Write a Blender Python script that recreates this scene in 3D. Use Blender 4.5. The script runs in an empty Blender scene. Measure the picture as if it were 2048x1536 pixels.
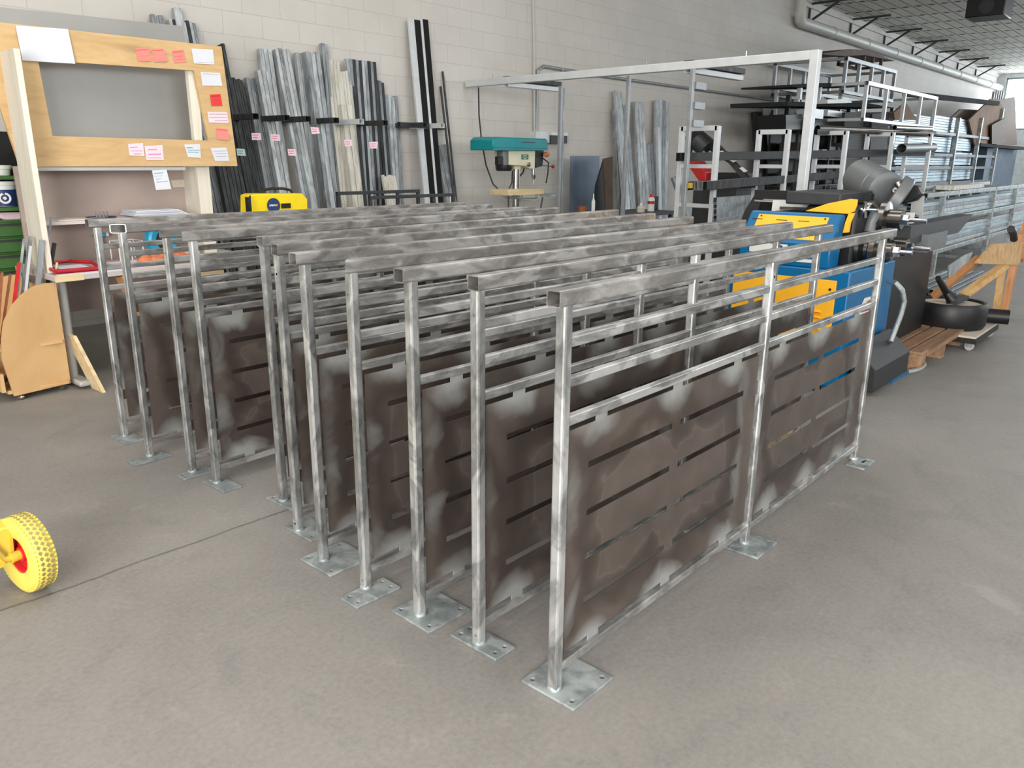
import bpy, math, random
from mathutils import Vector, Matrix
from mathutils.geometry import tessellate_polygon
R = random.Random(7)
C = bpy.context.scene.collection
SC = bpy.context.scene
V = Vector
PI = math.pi

# ------------------------------------------------------------------ camera
F, PITCH, ROLL, YAW, CH = 1576.15, 0.27796, 0.00837, 0.8492, 1.3878
_fw = V((math.sin(YAW)*math.cos(PITCH), math.cos(YAW)*math.cos(PITCH), -math.sin(PITCH)))
_r = V((math.cos(YAW), -math.sin(YAW), 0)); _u = _r.cross(_fw)
CR = _r*math.cos(ROLL)+_u*math.sin(ROLL); CU = -_r*math.sin(ROLL)+_u*math.cos(ROLL)
cd = bpy.data.cameras.new('camera'); cam = bpy.data.objects.new('camera', cd); C.objects.link(cam)
cd.sensor_width = 36; cd.lens = F/2048*36; cd.clip_start = 0.05; cd.clip_end = 200
M = Matrix((CR, CU, -_fw)).transposed().to_4x4(); M.translation = V((0, 0, CH)); cam.matrix_world = M
SC.camera = cam

def at(u, v, z=None, y=None, x=None):
    """point of the room seen at a spot of the photograph, on a floor-parallel / wall-parallel plane"""
    d = CR*((u-1024)/F) + CU*(-(v-768)/F) + _fw
    if z is not None: t = (z-CH)/d.z
    elif y is not None: t = y/d.y
    else: t = x/d.x
    return V((0, 0, CH)) + d*t

# ------------------------------------------------------------------ world, light, exposure
SC.view_settings.view_transform = 'Standard'; SC.view_settings.look = 'None'
SC.view_settings.exposure = 0.16; SC.view_settings.gamma = 1.0; SC.view_settings.use_curve_mapping = False
w = bpy.data.worlds.new('world'); SC.world = w; w.use_nodes = True
w.node_tree.nodes['Background'].inputs[0].default_value = (0.80, 0.88, 1.0, 1)
w.node_tree.nodes['Background'].inputs[1].default_value = 0.6

def area(name, loc, look, sx, sy, power, col):
    l = bpy.data.lights.new(name, 'AREA'); l.shape = 'RECTANGLE'; l.size = sx; l.size_y = sy
    l.energy = power; l.color = col
    o = bpy.data.objects.new(name, l); C.objects.link(o); o.location = loc
    o.rotation_euler = (V(look)-V(loc)).to_track_quat('-Z', 'Y').to_euler()
    return o
area('assumed_left_fill', (-4.5, -0.9, 2.0), (3, 2.8, 0.6), 6.4, 3.4, 980, (1.0, 0.98, 0.95))  # unseen key light, assumed from shadows falling to the right; no opening there
for i_, (lx, ly, pw) in enumerate(((-2.0, 1.2, 60), (2.4, 3.0, 70), (6.4, 3.6, 45), (0.2, -3.5, 40), (11, -1.5, 60), (17, 0, 90), (24, 0, 150))):  # unseen overhead fill lamps, added to brighten the floor and handrail tops
    area('overhead_fill', (lx, ly, 4.42), (lx, ly+.001, 0), 1.6, 2.6, pw, (1.0, 0.985, 0.96) if lx < 8 else (0.9, 0.96, 1.0))
area('added_front_fill', (3.0, -7.3, 3.1), (5, 2, 0.6), 11, 1.8, 380, (0.97, 0.985, 1.0))  # unseen fill before the solid front wall, added to brighten upright faces
area('added_front_fill_far', (20, -7.3, 3.1), (20, 2, 0.8), 16, 1.8, 330, (0.90, 0.96, 1.0))  # second unseen fill by the windowless front wall, added for the far half
area('added_far_end_fill', (34.0, 0.0, 2.7), (20, 4, 1.0), 8, 3.0, 520, (0.82, 0.92, 1.0))  # unseen bluish fill in front of the far wall, added for the right side

# ------------------------------------------------------------------ materials
def lin(c):
    return tuple(((x/255)/12.92 if x/255 <= .04045 else ((x/255+.055)/1.055)**2.4) for x in c)
def newmat(name):
    m = bpy.data.materials.new(name); m.use_nodes = True
    return m, m.node_tree.nodes, m.node_tree.links, m.node_tree.nodes['Principled BSDF']
def coords(n, l, scale=(1, 1, 1), rnd=True, kind='Object'):
    tc = n.new('ShaderNodeTexCoord'); mp = n.new('ShaderNodeMapping'); mp.inputs['Scale'].default_value = scale
    l.new(tc.outputs[kind], mp.inputs['Vector'])
    if rnd:
        oi = n.new('ShaderNodeObjectInfo'); mu = n.new('ShaderNodeMath'); mu.operation = 'MULTIPLY'; mu.inputs[1].default_value = 37.0
        l.new(oi.outputs['Random'], mu.inputs[0]); l.new(mu.outputs[0], mp.inputs['Location'])
    return mp.outputs[0]
def noise(n, l, vec, scale, detail=4, rough=.55, dist=0.0):
    t = n.new('ShaderNodeTexNoise'); t.inputs['Scale'].default_value = scale; t.inputs['Detail'].default_value = detail
    t.inputs['Roughness'].default_value = rough; t.inputs['Distortion'].default_value = dist
    l.new(vec, t.inputs['Vector']); return t.outputs['Fac']
def ramp(n, l, fac, stops):
    r = n.new('ShaderNodeValToRGB'); e = r.color_ramp.elements
    while len(e) < len(stops): e.new(.5)
    for k, (p, c) in enumerate(stops):
        e[k].position = p; e[k].color = (*(c if not isinstance(c, (int, float)) else (c, c, c)), 1)
    l.new(fac, r.inputs[0]); return r.outputs[0]
def mix(n, l, fac, a, b, mode='MIX'):
    m = n.new('ShaderNodeMix'); m.data_type = 'RGBA'; m.blend_type = mode
    for sock, val in ((m.inputs[0], fac), (m.inputs[6], a), (m.inputs[7], b)):
        if hasattr(val, 'links'): l.new(val, sock)
        else: sock.default_value = val if isinstance(val, (int, float)) else (*val, 1)
    return m.outputs[2]
def bump(n, l, b, h, strength, dist=.01):
    bp = n.new('ShaderNodeBump'); bp.inputs['Strength'].default_value = strength; bp.inputs['Distance'].default_value = dist
    l.new(h, bp.inputs['Height']); l.new(bp.outputs[0], b.inputs['Normal'])
def simple(name, c, rough=.5, metal=0.0, var=.18, scale=9, bmp=0.0, spec=.5, emit=None):
    m, n, l, b = newmat(name); c = lin(c)
    vec = coords(n, l); f = noise(n, l, vec, scale)
    col = ramp(n, l, f, [(.25, tuple(x*(1-var) for x in c)), (.75, tuple(min(1, x*(1+var)) for x in c))])
    l.new(col, b.inputs['Base Color']); b.inputs['Roughness'].default_value = rough; b.inputs['Metallic'].default_value = metal
    b.inputs['Specular IOR Level'].default_value = spec
    if bmp: bump(n, l, b, noise(n, l, vec, scale*6), bmp)
    if emit: b.inputs['Emission Color'].default_value = (*c, 1); b.inputs['Emission Strength'].default_value = emit
    return m
def steel(name, dark, mid, light, rough=(.28, .5), scale=(1, 1, 1), metal=.8, f1=14, streak=.6):
    """ground / galvanised steel: cloudy zinc patches, sanded streaks"""
    m, n, l, b = newmat(name)
    v = coords(n, l, scale); f = noise(n, l, v, f1, 6, .62, .6); g = noise(n, l, v, f1*.33, 3, .5, 1.4)
    base = ramp(n, l, f, [(.30, lin(dark)), (.52, lin(mid)), (.75, lin(light))])
    base = mix(n, l, ramp(n, l, g, [(.54, 0), (.60, streak)]), base, lin(light))
    l.new(base, b.inputs['Base Color']); b.inputs['Metallic'].default_value = metal
    mr = n.new('ShaderNodeMapRange'); mr.inputs[3].default_value = rough[0]; mr.inputs[4].default_value = rough[1]
    l.new(g, mr.inputs[0]); l.new(mr.outputs[0], b.inputs['Roughness'])
    bump(n, l, b, f, .12, .004)
    return m
M_ = {}
M_['post'] = steel('ground_steel_tube', (124, 126, 126), (178, 180, 180), (236, 238, 238), (.22, .40), (1, 1, .5), .78, 20)
M_['rail'] = steel('ground_steel_rail', (120, 120, 120), (172, 172, 171), (232, 233, 232), (.24, .42), (.4, 1, 1), .74, 20)
M_['hand'] = steel('handrail_steel', (112, 109, 106), (150, 147, 144), (210, 208, 206), (.26, .44), (.4, 1, 1), .68, 20, .4)
M_['plate'] = steel('base_plate_steel', (112, 120, 122), (150, 157, 158), (192, 198, 198), (.35, .6), (1, 1, 1), .4, 14)
M_['galv'] = steel('galvanised_bar', (132, 137, 140), (172, 178, 181), (216, 220, 222), (.35, .55), (2, 2, .5), .25, 9, .3)
M_['galvd'] = steel('grey_steel_bar', (102, 106, 110), (140, 145, 149), (182, 187, 191), (.38, .58), (2, 2, .5), .3, 9, .3)
M_['cream'] = steel('cream_profile', (168, 165, 154), (203, 200, 189), (226, 224, 216), (.45, .65), (3, 3, .25), .1, 8, .3)
M_['dark'] = steel('black_steel_bar', (38, 39, 41), (58, 60, 62), (90, 92, 95), (.4, .6), (3, 3, .25), .5, 9, .15)
M_['alu'] = simple('white_painted_steel', (206, 210, 212), .42, .15, .08)
M_['alu2'] = simple('grey_painted_tube', (150, 154, 157), .42, .4, .15)
M_['stack'] = steel('galvanised_stack', (130, 148, 158), (165, 183, 192), (200, 214, 221), (.4, .6), (.25, 3, 3), .3, 7, .2)
M_['darkframe'] = simple('dark_grey_tube', (62, 64, 66), .5, .4)
M_['darkmatte'] = simple('dull_dark_grey_paint', (52, 53, 55), .9, 0, .2, spec=.1)
M_['black'] = simple('black_plastic', (24, 24, 26), .45, 0, .3)
M_['blackpaint'] = simple('black_textured_paint', (38, 38, 40), .6, 0, .2, 60)
M_['hole'] = simple('dark_hole', (8, 8, 9), .9, 0, .1)
M_['blue'] = simple('blue_machine_paint', (0, 100, 152), .34, 0, .06)
M_['yellow'] = simple('amber_machine_paint', (255, 186, 44), .4, 0, .05)
M_['yellowt'] = simple('yellow_rubber', (222, 202, 92), .55, 0, .06)
M_['yellowp'] = simple('yellow_paint_old', (222, 184, 62), .5, 0, .16)
M_['yellowweld'] = simple('yellow_welder_shell', (238, 208, 20), .4, 0, .06)
M_['red'] = simple('red_paint', (196, 36, 38), .4, 0, .1)
M_['redp'] = simple('red_plastic', (176, 28, 40), .4, 0, .12)
M_['teal'] = simple('teal_plastic', (0, 134, 142), .35, 0, .08)
M_['beige'] = simple('beige_casting', (222, 218, 190), .45, 0, .06)
M_['green'] = simple('green_cabinet_paint', (66, 104, 54), .45, .05, .14)
M_['tgrey'] = simple('grey_cabinet_paint', (172, 172, 170), .5, 0, .06)
M_['lam'] = simple('grey_laminate', (192, 184, 182), .5, 0, .05)
M_['backp'] = simple('pinkish_grey_panel', (168, 152, 144), .75, 0, .12, 2.5)
M_['sheet'] = simple('brushed_sheet_metal', (158, 158, 155), .42, .45, .08, 2)
M_['bluesheet'] = simple('dark_blued_sheet', (92, 104, 118), .4, .5, .35, 2)
M_['paper'] = simple('white_paper', (208, 211, 218), .8, 0, .03)
M_['papergrey'] = simple('faded_paper', (205, 196, 180), .8, 0, .06)
M_['pink'] = simple('salmon_note', (244, 132, 122), .8, 0, .05)
M_['rednote'] = simple('red_note', (218, 58, 56), .8, 0, .05)
M_['lilac'] = simple('pale_pink_note', (236, 206, 216), .8, 0, .04)
M_['tealnote'] = simple('pale_teal_note', (196, 212, 208), .8, 0, .04)
M_['magenta'] = simple('magenta_ink', (216, 62, 140), .8, 0, .05)
M_['cyan'] = simple('teal_ink', (40, 160, 170), .8, 0, .05)
M_['ink'] = simple('dark_ink', (92, 62, 70), .8, 0, .05)
M_['cyanp'] = simple('cyan_plastic', (22, 150, 190), .4, 0, .08)
M_['orange'] = simple('orange_cloth', (206, 122, 82), .85, 0, .3, 20)
M_['rust'] = simple('rusty_steel', (150, 92, 62), .8, .2, .35, 20)
M_['brown'] = simple('dark_brown_board', (82, 62, 44), .7, 0, .35, 8)
M_['cardboard'] = simple('brown_board', (122, 94, 70), .8, 0, .2, 4)
M_['chrome'] = simple('polished_steel', (205, 205, 205), .18, 1, .1)
M_['rollsteel'] = simple('roller_steel', (116, 112, 108), .25, .95, .25)
M_['motor'] = simple('grey_motor_paint', (108, 112, 114), .45, .1, .1)
M_['glass'] = simple('pale_green_disc', (190, 200, 192), .35, 0, .05)
M_['pipe'] = simple('grey_white_pipe', (190, 190, 184), .5, 0, .08)
M_['navy'] = simple('navy_label', (32, 54, 104), .5, 0, .1)
M_['white'] = simple('white_plastic', (222, 224, 220), .5, 0, .05)
M_['braid'] = simple('braided_metal_hose', (180, 186, 184), .35, .7, .35, 90, .4)
M_['plant'] = simple('green_pallet_leaf', (110, 140, 80), .8, 0, .3)

def wood(name, a, b_, scale=(1, 9, 9), rough=.6):
    m, n, l, b = newmat(name); v = coords(n, l, scale)
    f = noise(n, l, v, 3.0, 6, .6, .8); k = noise(n, l, v, 1.1, 2)
    c = ramp(n, l, f, [(.3, lin(b_)), (.65, lin(a))]); c2 = mix(n, l, ramp(n, l, k, [(.62, 0), (.75, .45)]), c, lin(tuple(x*.7 for x in b_)))
    l.new(c2, b.inputs['Base Color']); b.inputs['Roughness'].default_value = rough; bump(n, l, b, f, .08, .004)
    return m
M_['ply'] = wood('plywood', (204, 172, 124), (188, 154, 106), (1.2, 5, 6))
M_['cart'] = wood('varnished_birch_board', (216, 178, 128), (200, 160, 110), (.5, 2, .7))
M_['creamwood'] = wood('cream_painted_board', (224, 219, 205), (208, 201, 186), (4, 4, .6))
M_['pale'] = wood('pale_pine', (228, 208, 166), (208, 184, 140))
M_['pallet'] = wood('pallet_wood', (170, 136, 106), (126, 92, 66), (1.2, 8, 8), .8)
M_['timber'] = wood('orange_timber', (206, 152, 104), (172, 114, 70), (5, 5, .8), .7)
M_['osb'] = wood('chipboard', (216, 178, 124), (186, 142, 90), (4, 4, 4), .75)

# dark mill-scale infill sheet with paler ground edges and smears
m, n, l, b = newmat('mill_scale_sheet')
tc = n.new('ShaderNodeTexCoord'); sep = n.new('ShaderNodeSeparateXYZ'); l.new(tc.outputs['Object'], sep.inputs[0])
oi = n.new('ShaderNodeObjectInfo')
vec = coords(n, l, (1, 1, 1)); nf = noise(n, l, vec, 5.5, 4, .5, .7); big = noise(n, l, vec, 1.7, 3, .5, 1.6)
def mth(op, a, b2=None):
    t = n.new('ShaderNodeMath'); t.operation = op
    for k, x in enumerate((a, b2)):
        if x is None: continue
        if isinstance(x, (int, float)): t.inputs[k].default_value = x
        else: l.new(x, t.inputs[k])
    return t.outputs[0]
# panel spans x 0..1.06 (local), z .10..0.735 : distance to the frame
px = mth('PINGPONG', mth('ADD', sep.outputs[0], 0.0), 0.53)
dz = mth('SUBTRACT', .755, sep.outputs[2]); dzb = mth('SUBTRACT', sep.outputs[2], .085)
dmin = mth('MINIMUM', mth('MINIMUM', px, dz), dzb)
# welded tabs: pale heat-ground halo around each tab
tabx = mth('ABSOLUTE', mth('SUBTRACT', mth('PINGPONG', mth('SUBTRACT', sep.outputs[0], .145), .196), 0.0))
halo = mth('SQRT', mth('ADD', mth('POWER', mth('MULTIPLY', tabx, .75), 2.0), mth('POWER', mth('MAXIMUM', dmin, 0.0), 2.0)))
hn = mth('ADD', halo, mth('MULTIPLY', mth('SUBTRACT', nf, .5), .14))
halo_c = ramp(n, l, hn, [(.03, 1), (.095, 0)])
base = ramp(n, l, nf, [(.3, lin((83, 75, 70))), (.7, lin((102, 92, 86)))])
# wavy wipe band that wanders about 10 cm inside the edge
band = mth('ABSOLUTE', mth('SUBTRACT', mth('ADD', dmin, mth('MULTIPLY', mth('SUBTRACT', big, .5), .35)), .12))
bandc = ramp(n, l, band, [(.0, 1), (.03, .75), (.055, .3), (.07, 0)])
base = mix(n, l, mth('MULTIPLY', bandc, .7), base, lin((60, 50, 46)))
edge = ramp(n, l, mth('ABSOLUTE', mth('SUBTRACT', mth('ADD', dmin, mth('MULTIPLY', mth('SUBTRACT', big, .5), .35)), .185)), [(0, .12), (.008, 0)])
base = mix(n, l, edge, base, lin((150, 146, 142)))
base = mix(n, l, halo_c, base, lin((158, 160, 158)))
l.new(base, b.inputs['Base Color']); b.inputs['Metallic'].default_value = .4
rr = n.new('ShaderNodeMapRange'); rr.inputs[3].default_value = .33; rr.inputs[4].default_value = .55; l.new(big, rr.inputs[0]); l.new(rr.outputs[0], b.inputs['Roughness'])
M_['scale'] = m

# floor concrete
m, n, l, b = newmat('concrete_floor')
v = coords(n, l, (1, 1, 1), False); big = noise(n, l, v, .8, 5, .6, .8); mid = noise(n, l, v, 4.5, 6, .65, .5); fine = noise(n, l, v, 60, 3, .7)
c = ramp(n, l, big, [(.3, lin((120, 115, 110))), (.5, lin((134, 129, 124))), (.72, lin((147, 142, 136)))])
c = mix(n, l, ramp(n, l, mid, [(.28, .5), (.46, 0)]), c, lin((108, 104, 101)))
c = mix(n, l, ramp(n, l, mid, [(.60, 0), (.76, .5)]), c, lin((166, 161, 155)))
c = mix(n, l, .25, c, ramp(n, l, fine, [(.3, .17), (.7, .36)]), 'MIX')
# expansion joint across the floor at y = 2.65
sp = n.new('ShaderNodeSeparateXYZ'); l.new(v, sp.inputs[0]); wob = noise(n, l, v, 7, 4)
ly = mth('ABSOLUTE', mth('ADD', mth('SUBTRACT', sp.outputs[1], 2.66), mth('ADD', mth('MULTIPLY', mth('SUBTRACT', wob, .5), .035), mth('MULTIPLY', mth('SUBTRACT', sp.outputs[0], .6), .02))))
jc = ramp(n, l, ly, [(.0025, .8), (.006, 0)]); c = mix(n, l, jc, c, lin((70, 66, 62)))
l.new(c, b.inputs['Base Color']); b.inputs['Roughness'].default_value = .62; b.inputs['Specular IOR Level'].default_value = .35
bump(n, l, b, mid, .15, .006)
M_['floor'] = m

# painted block wall
m, n, l, b = newmat('painted_block_wall')
tc = n.new('ShaderNodeTexCoord'); sp = n.new('ShaderNodeSeparateXYZ'); cb = n.new('ShaderNodeCombineXYZ'); l.new(tc.outputs['Object'], sp.inputs[0])
l.new(mth('ADD', sp.outputs[0], sp.outputs[1]), cb.inputs[0]); l.new(sp.outputs[2], cb.inputs[1])
br = n.new('ShaderNodeTexBrick'); l.new(cb.outputs[0], br.inputs['Vector']); br.inputs['Scale'].default_value = 1.0
br.inputs['Brick Width'].default_value = .40; br.inputs['Row Height'].default_value = .20; br.inputs['Mortar Size'].default_value = .0035; br.inputs['Mortar Smooth'].default_value = .35
br.inputs['Color1'].default_value = (*lin((207, 203, 197)), 1); br.inputs['Color2'].default_value = (*lin((205, 201, 195)), 1); br.inputs['Mortar'].default_value = (*lin((186, 182, 176)), 1)
vv = tc.outputs['Object']; nb = noise(n, l, vv, 1.3, 4, .6); nf = noise(n, l, vv, 22, 4)
c = mix(n, l, ramp(n, l, nb, [(.35, .22), (.6, 0)]), br.outputs['Color'], lin((176, 170, 163)))
l.new(c, b.inputs['Base Color']); b.inputs['Roughness'].default_value = .72
inv = mth('SUBTRACT', mth('MULTIPLY', nf, .12), br.outputs['Fac']); bump(n, l, b, inv, .3, .005)
M_['wall'] = m

# ceiling of hollow clay panels between ribs
m, n, l, b = newmat('ceiling_panels')
tc = n.new('ShaderNodeTexCoord'); mp = n.new('ShaderNodeMapping'); l.new(tc.outputs['Object'], mp.inputs[0]); mp.inputs['Rotation'].default_value = (0, 0, 0)
br = n.new('ShaderNodeTexBrick'); l.new(mp.outputs[0], br.inputs['Vector']); br.offset = 0.0; br.inputs['Scale'].default_value = 1.0
br.inputs['Brick Width'].default_value = 1.18; br.inputs['Row Height'].default_value = .245; br.inputs['Mortar Size'].default_value = .014; br.inputs['Mortar Smooth'].default_value = .1
br.inputs['Color1'].default_value = (*lin((226, 224, 214)), 1); br.inputs['Color2'].default_value = (*lin((214, 212, 203)), 1); br.inputs['Mortar'].default_value = (*lin((96, 94, 88)), 1)
l.new(mix(n, l, ramp(n, l, noise(n, l, tc.outputs['Object'], 2.0), [(.4, .3), (.6, 0)]), br.outputs['Color'], lin((180, 176, 166))), b.inputs['Base Color'])
sp = n.new('ShaderNodeSeparateXYZ'); l.new(tc.outputs['Object'], sp.inputs[0])
fx_ = mth('PINGPONG', sp.outputs[0], .59); fy_ = mth('PINGPONG', mth('ADD', sp.outputs[1], .12), .1225)
spot = mth('ADD', mth('MULTIPLY', fx_, 1.0), mth('MULTIPLY', fy_, .9))
prev_ = b.inputs['Base Color'].links[0].from_socket
l.new(mix(n, l, ramp(n, l, spot, [(.075, 1), (.095, 0)]), prev_, lin((52, 50, 46))), b.inputs['Base Color'])
b.inputs['Roughness'].default_value = .8
M_['ceil'] = m

def emis(name, c, s):
    m, n, l, b = newmat(name); b.inputs['Base Color'].default_value = (*c, 1); b.inputs['Emission Color'].default_value = (*c, 1); b.inputs['Emission Strength'].default_value = s
    return m
M_['sky'] = emis('bright_window_sky', (.86, .93, 1.0), 7.0)
M_['mesh'] = None
m, n, l, b = newmat('dark_grille'); v = coords(n, l, (1, 1, 1), False); v.node.inputs['Rotation'].default_value = (PI/2, 0, 0)
br = n.new('ShaderNodeTexBrick'); br.offset = 0; l.new(v, br.inputs['Vector']); br.inputs['Scale'].default_value = 1
br.inputs['Brick Width'].default_value = .05; br.inputs['Row Height'].default_value = .05; br.inputs['Mortar Size'].default_value = .006
br.inputs['Color1'].default_value = (*lin((30, 29, 28)), 1); br.inputs['Color2'].default_value = (*lin((36, 34, 32)), 1); br.inputs['Mortar'].default_value = (*lin((66, 62, 56)), 1)
l.new(br.outputs['Color'], b.inputs['Base Color']); b.inputs['Roughness'].default_value = .7; M_['mesh'] = m

# ------------------------------------------------------------------ geometry kit
ORG = {}
class MB:
    def __init__(s): s.v = []; s.f = []; s.ang = 38
    def add(s, vs, fs):
        o = len(s.v); s.v += [V(p) for p in vs]; s.f += [tuple(i+o for i in f) for f in fs]; return s
    def box(s, a, b):
        x0, y0, z0 = (min(a[i], b[i]) for i in range(3)); x1, y1, z1 = (max(a[i], b[i]) for i in range(3))
        return s.add([(x0, y0, z0), (x1, y0, z0), (x1, y1, z0), (x0, y1, z0), (x0, y0, z1), (x1, y0, z1), (x1, y1, z1), (x0, y1, z1)],
                     [(0, 3, 2, 1), (4, 5, 6, 7), (0, 1, 5, 4), (1, 2, 6, 5), (2, 3, 7, 6), (3, 0, 4, 7)])
    def frame(s, p0, p1, up):
        p0, p1 = V(p0), V(p1); d = (p1-p0).normalized(); up = V(up)
        if abs(d.dot(up.normalized())) > .98: up = V((0, 1, 0)) if abs(d.y) < .9 else V((1, 0, 0))
        a = d.cross(up).normalized(); c = a.cross(d).normalized(); return p0, p1, d, a, c
    def bar(s, p0, p1, w, h, up=(0, 0, 1)):
        p0, p1, d, a, c = s.frame(p0, p1, up); vs = []
        for p in (p0, p1):
            for (i, j) in ((-1, -1), (1, -1), (1, 1), (-1, 1)): vs.append(p+a*(w/2*i)+c*(h/2*j))
        return s.add(vs, [(3, 2, 1, 0), (4, 5, 6, 7), (0, 1, 5, 4), (1, 2, 6, 5), (2, 3, 7, 6), (3, 0, 4, 7)])
    def rtube(s, p0, p1, w, h, t=.003, r=.004, up=(0, 0, 1), skew=0.0):
        s.ang = 20
        """open rectangular hollow section with rounded corners; skew shears the first end across its width"""
        p0, p1, d, a, c = s.frame(p0, p1, up); prof = []
        def ring(W, H, rr):
            o = []
            for (i, j, a0) in ((1, 1, 0), (-1, 1, 90), (-1, -1, 180), (1, -1, 270)):
                for k in range(3):
                    an = math.radians(a0+45*k); o.append(((W/2-rr)*i+rr*math.cos(an), (H/2-rr)*j+rr*math.sin(an)))
            return o
        O = ring(w, h, r); I = ring(w-2*t, h-2*t, max(.001, r-t)); N = len(O); vs = []
        for P, e in ((p0, 1), (p1, 0)):
            for Q in (O, I):
                for (x, y) in Q: vs.append(P+a*x+c*y+d*(skew*x*e))
        fs = []
        for i in range(N):
            j = (i+1) % N
            fs.append((i, j, 2*N+j, 2*N+i)); fs.append((N+j, N+i, 3*N+i, 3*N+j))
            fs.append((j, i, N+i, N+j)); fs.append((2*N+i, 2*N+j, 3*N+j, 3*N+i))
        return s.add(vs, fs)
    def cyl(s, p0, p1, r0, r1=None, n=20, cap=True, inner=None):
        r1 = r0 if r1 is None else r1
        p0, p1, d, a, c = s.frame(p0, p1, (0, 0, 1)); vs = []
        for p, r in ((p0, r0), (p1, r1)):
            for k in range(n): t = 2*PI*k/n; vs.append(p+a*(r*math.cos(t))+c*(r*math.sin(t)))
        fs = [(k, (k+1) % n, n+(k+1) % n, n+k) for k in range(n)]
        if inner:
            for p in (p0, p1):
                for k in range(n): t = 2*PI*k/n; vs.append(p+a*(inner*math.cos(t))+c*(inner*math.sin(t)))
            for k in range(n):
                j = (k+1) % n
                fs += [(2*n+j, 2*n+k, 3*n+k, 3*n+j), (j, k, 2*n+k, 2*n+j), (n+k, n+j, 3*n+j, 3*n+k)]
        elif cap: fs += [tuple(reversed(range(n))), tuple(range(n, 2*n))]
        return s.add(vs, fs)
    def tube(s, pts, r, n=8):
        pts = [V(p) for p in pts]; vs = []; fs = []; prev = None
        for i, p in enumerate(pts):
            d = (pts[min(i+1, len(pts)-1)]-pts[max(i-1, 0)]).normalized()
            if prev is None: a = d.cross(V((0, 0, 1)) if abs(d.z) < .9 else V((0, 1, 0))).normalized()
            else: a = (prev-d*prev.dot(d)).normalized()
            prev = a; c = d.cross(a)
            rr = r[i] if isinstance(r, (list, tuple)) else r
            for k in range(n): t = 2*PI*k/n; vs.append(p+a*(rr*math.cos(t))+c*(rr*math.sin(t)))
        for i in range(len(pts)-1):
            for k in range(n): j = (k+1) % n; fs.append((i*n+k, i*n+j, (i+1)*n+j, (i+1)*n+k))
        fs += [tuple(reversed(range(n))), tuple(range((len(pts)-1)*n, len(pts)*n))]
        return s.add(vs, fs)
    def lathe(s, prof, c0, ax, n=32):
        """prof: (radius, along) pairs round the axis ax from c0"""
        c0 = V(c0); p0, p1, d, a, c = s.frame(c0, c0+V(ax), (0, 0, 1)); vs = []; fs = []
        for (r, h) in prof:
            for k in range(n): t = 2*PI*k/n; vs.append(c0+d*h+a*(r*math.cos(t))+c*(r*math.sin(t)))
        for i in range(len(prof)-1):
            for k in range(n): j = (k+1) % n; fs.append((i*n+k, i*n+j, (i+1)*n+j, (i+1)*n+k))
        return s.add(vs, fs)
    def prism(s, pts, vec, holes=()):
        """polygon (with holes) pushed along vec"""
        loops = [[V(p) for p in pts]] + [[V(p) for p in h] for h in holes]; vec = V(vec)
        flat = [p for lp in loops for p in lp]; tri = tessellate_polygon(loops); N = len(flat)
        o = len(s.v); s.v += flat + [p+vec for p in flat]
        for t in tri: s.f.append(tuple(i+o for i in t)); s.f.append(tuple(i+o+N for i in reversed(t)))
        b0 = 0
        for lp in loops:
            k = len(lp)
            for i in range(k): j = (i+1) % k; s.f.append((o+b0+i, o+b0+j, o+N+b0+j, o+N+b0+i))
            b0 += k
        return s
    def build(s, name, mat, parent=None, label=None, cat=None, group=None, kind=None, bevel=0, smooth=True, org=None):
        if parent is not None: org = ORG[parent.name]
        elif org is None:
            xs = [p.x for p in s.v]; ys = [p.y for p in s.v]; zs = [p.z for p in s.v]
            org = V(((min(xs)+max(xs))/2, (min(ys)+max(ys))/2, min(zs)))
        org = V(org)
        me = bpy.data.meshes.new(name); me.from_pydata([tuple(p-org) for p in s.v], [], s.f); me.validate()
        import bmesh
        bm = bmesh.new(); bm.from_mesh(me); bmesh.ops.recalc_face_normals(bm, faces=bm.faces); bm.to_mesh(me); bm.free()
        if smooth:
            me.polygons.foreach_set('use_smooth', [True]*len(me.polygons)); me.set_sharp_from_angle(angle=math.radians(s.ang))
        me.materials.append(mat if not isinstance(mat, str) else M_[mat])
        o = bpy.data.objects.new(name, me); C.objects.link(o)
        if parent is not None: o.parent = parent
        else: o.location = org
        ORG[o.name] = org
        if bevel:
            bv = o.modifiers.new('bevel', 'BEVEL'); bv.width = bevel; bv.segments = 2; bv.limit_method = 'ANGLE'; bv.angle_limit = math.radians(50)
        tag(o, label, cat, group, kind)
        return o
def tag(o, label=None, cat=None, group=None, kind=None):
    if label: o['label'] = label
    if cat: o['category'] = cat
    if group: o['group'] = group
    if kind: o['kind'] = kind
    return o
def thing(name, loc, label, cat, group=None):
    o = bpy.data.objects.new(name, None); o.empty_display_size = .1; C.objects.link(o); o.location = loc; ORG[o.name] = V(loc)
    return tag(o, label, cat, group)
def copy_tree(o, parent=None, loc=None, rz=None, label=None, group=None):
    kids = [c for c in ALLKIDS(o)]
    c = o.copy(); C.objects.link(c)
    if parent is not None: c.parent = parent
    if loc is not None: c.location = loc; ORG[c.name] = V(loc)
    if rz is not None: c.rotation_euler = (0, 0, rz)
    if label: c['label'] = label
    if group: c['group'] = group
    for k in kids: copy_tree(k, c)
    return c
def ALLKIDS(o): return [k for k in bpy.data.objects if k.parent == o]
def P(mb, name, mat, parent=None, **k): return mb.build(name, mat, parent, **k)
def quadpts(px, **pl): return [at(u, v, **pl) for u, v in px]

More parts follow.
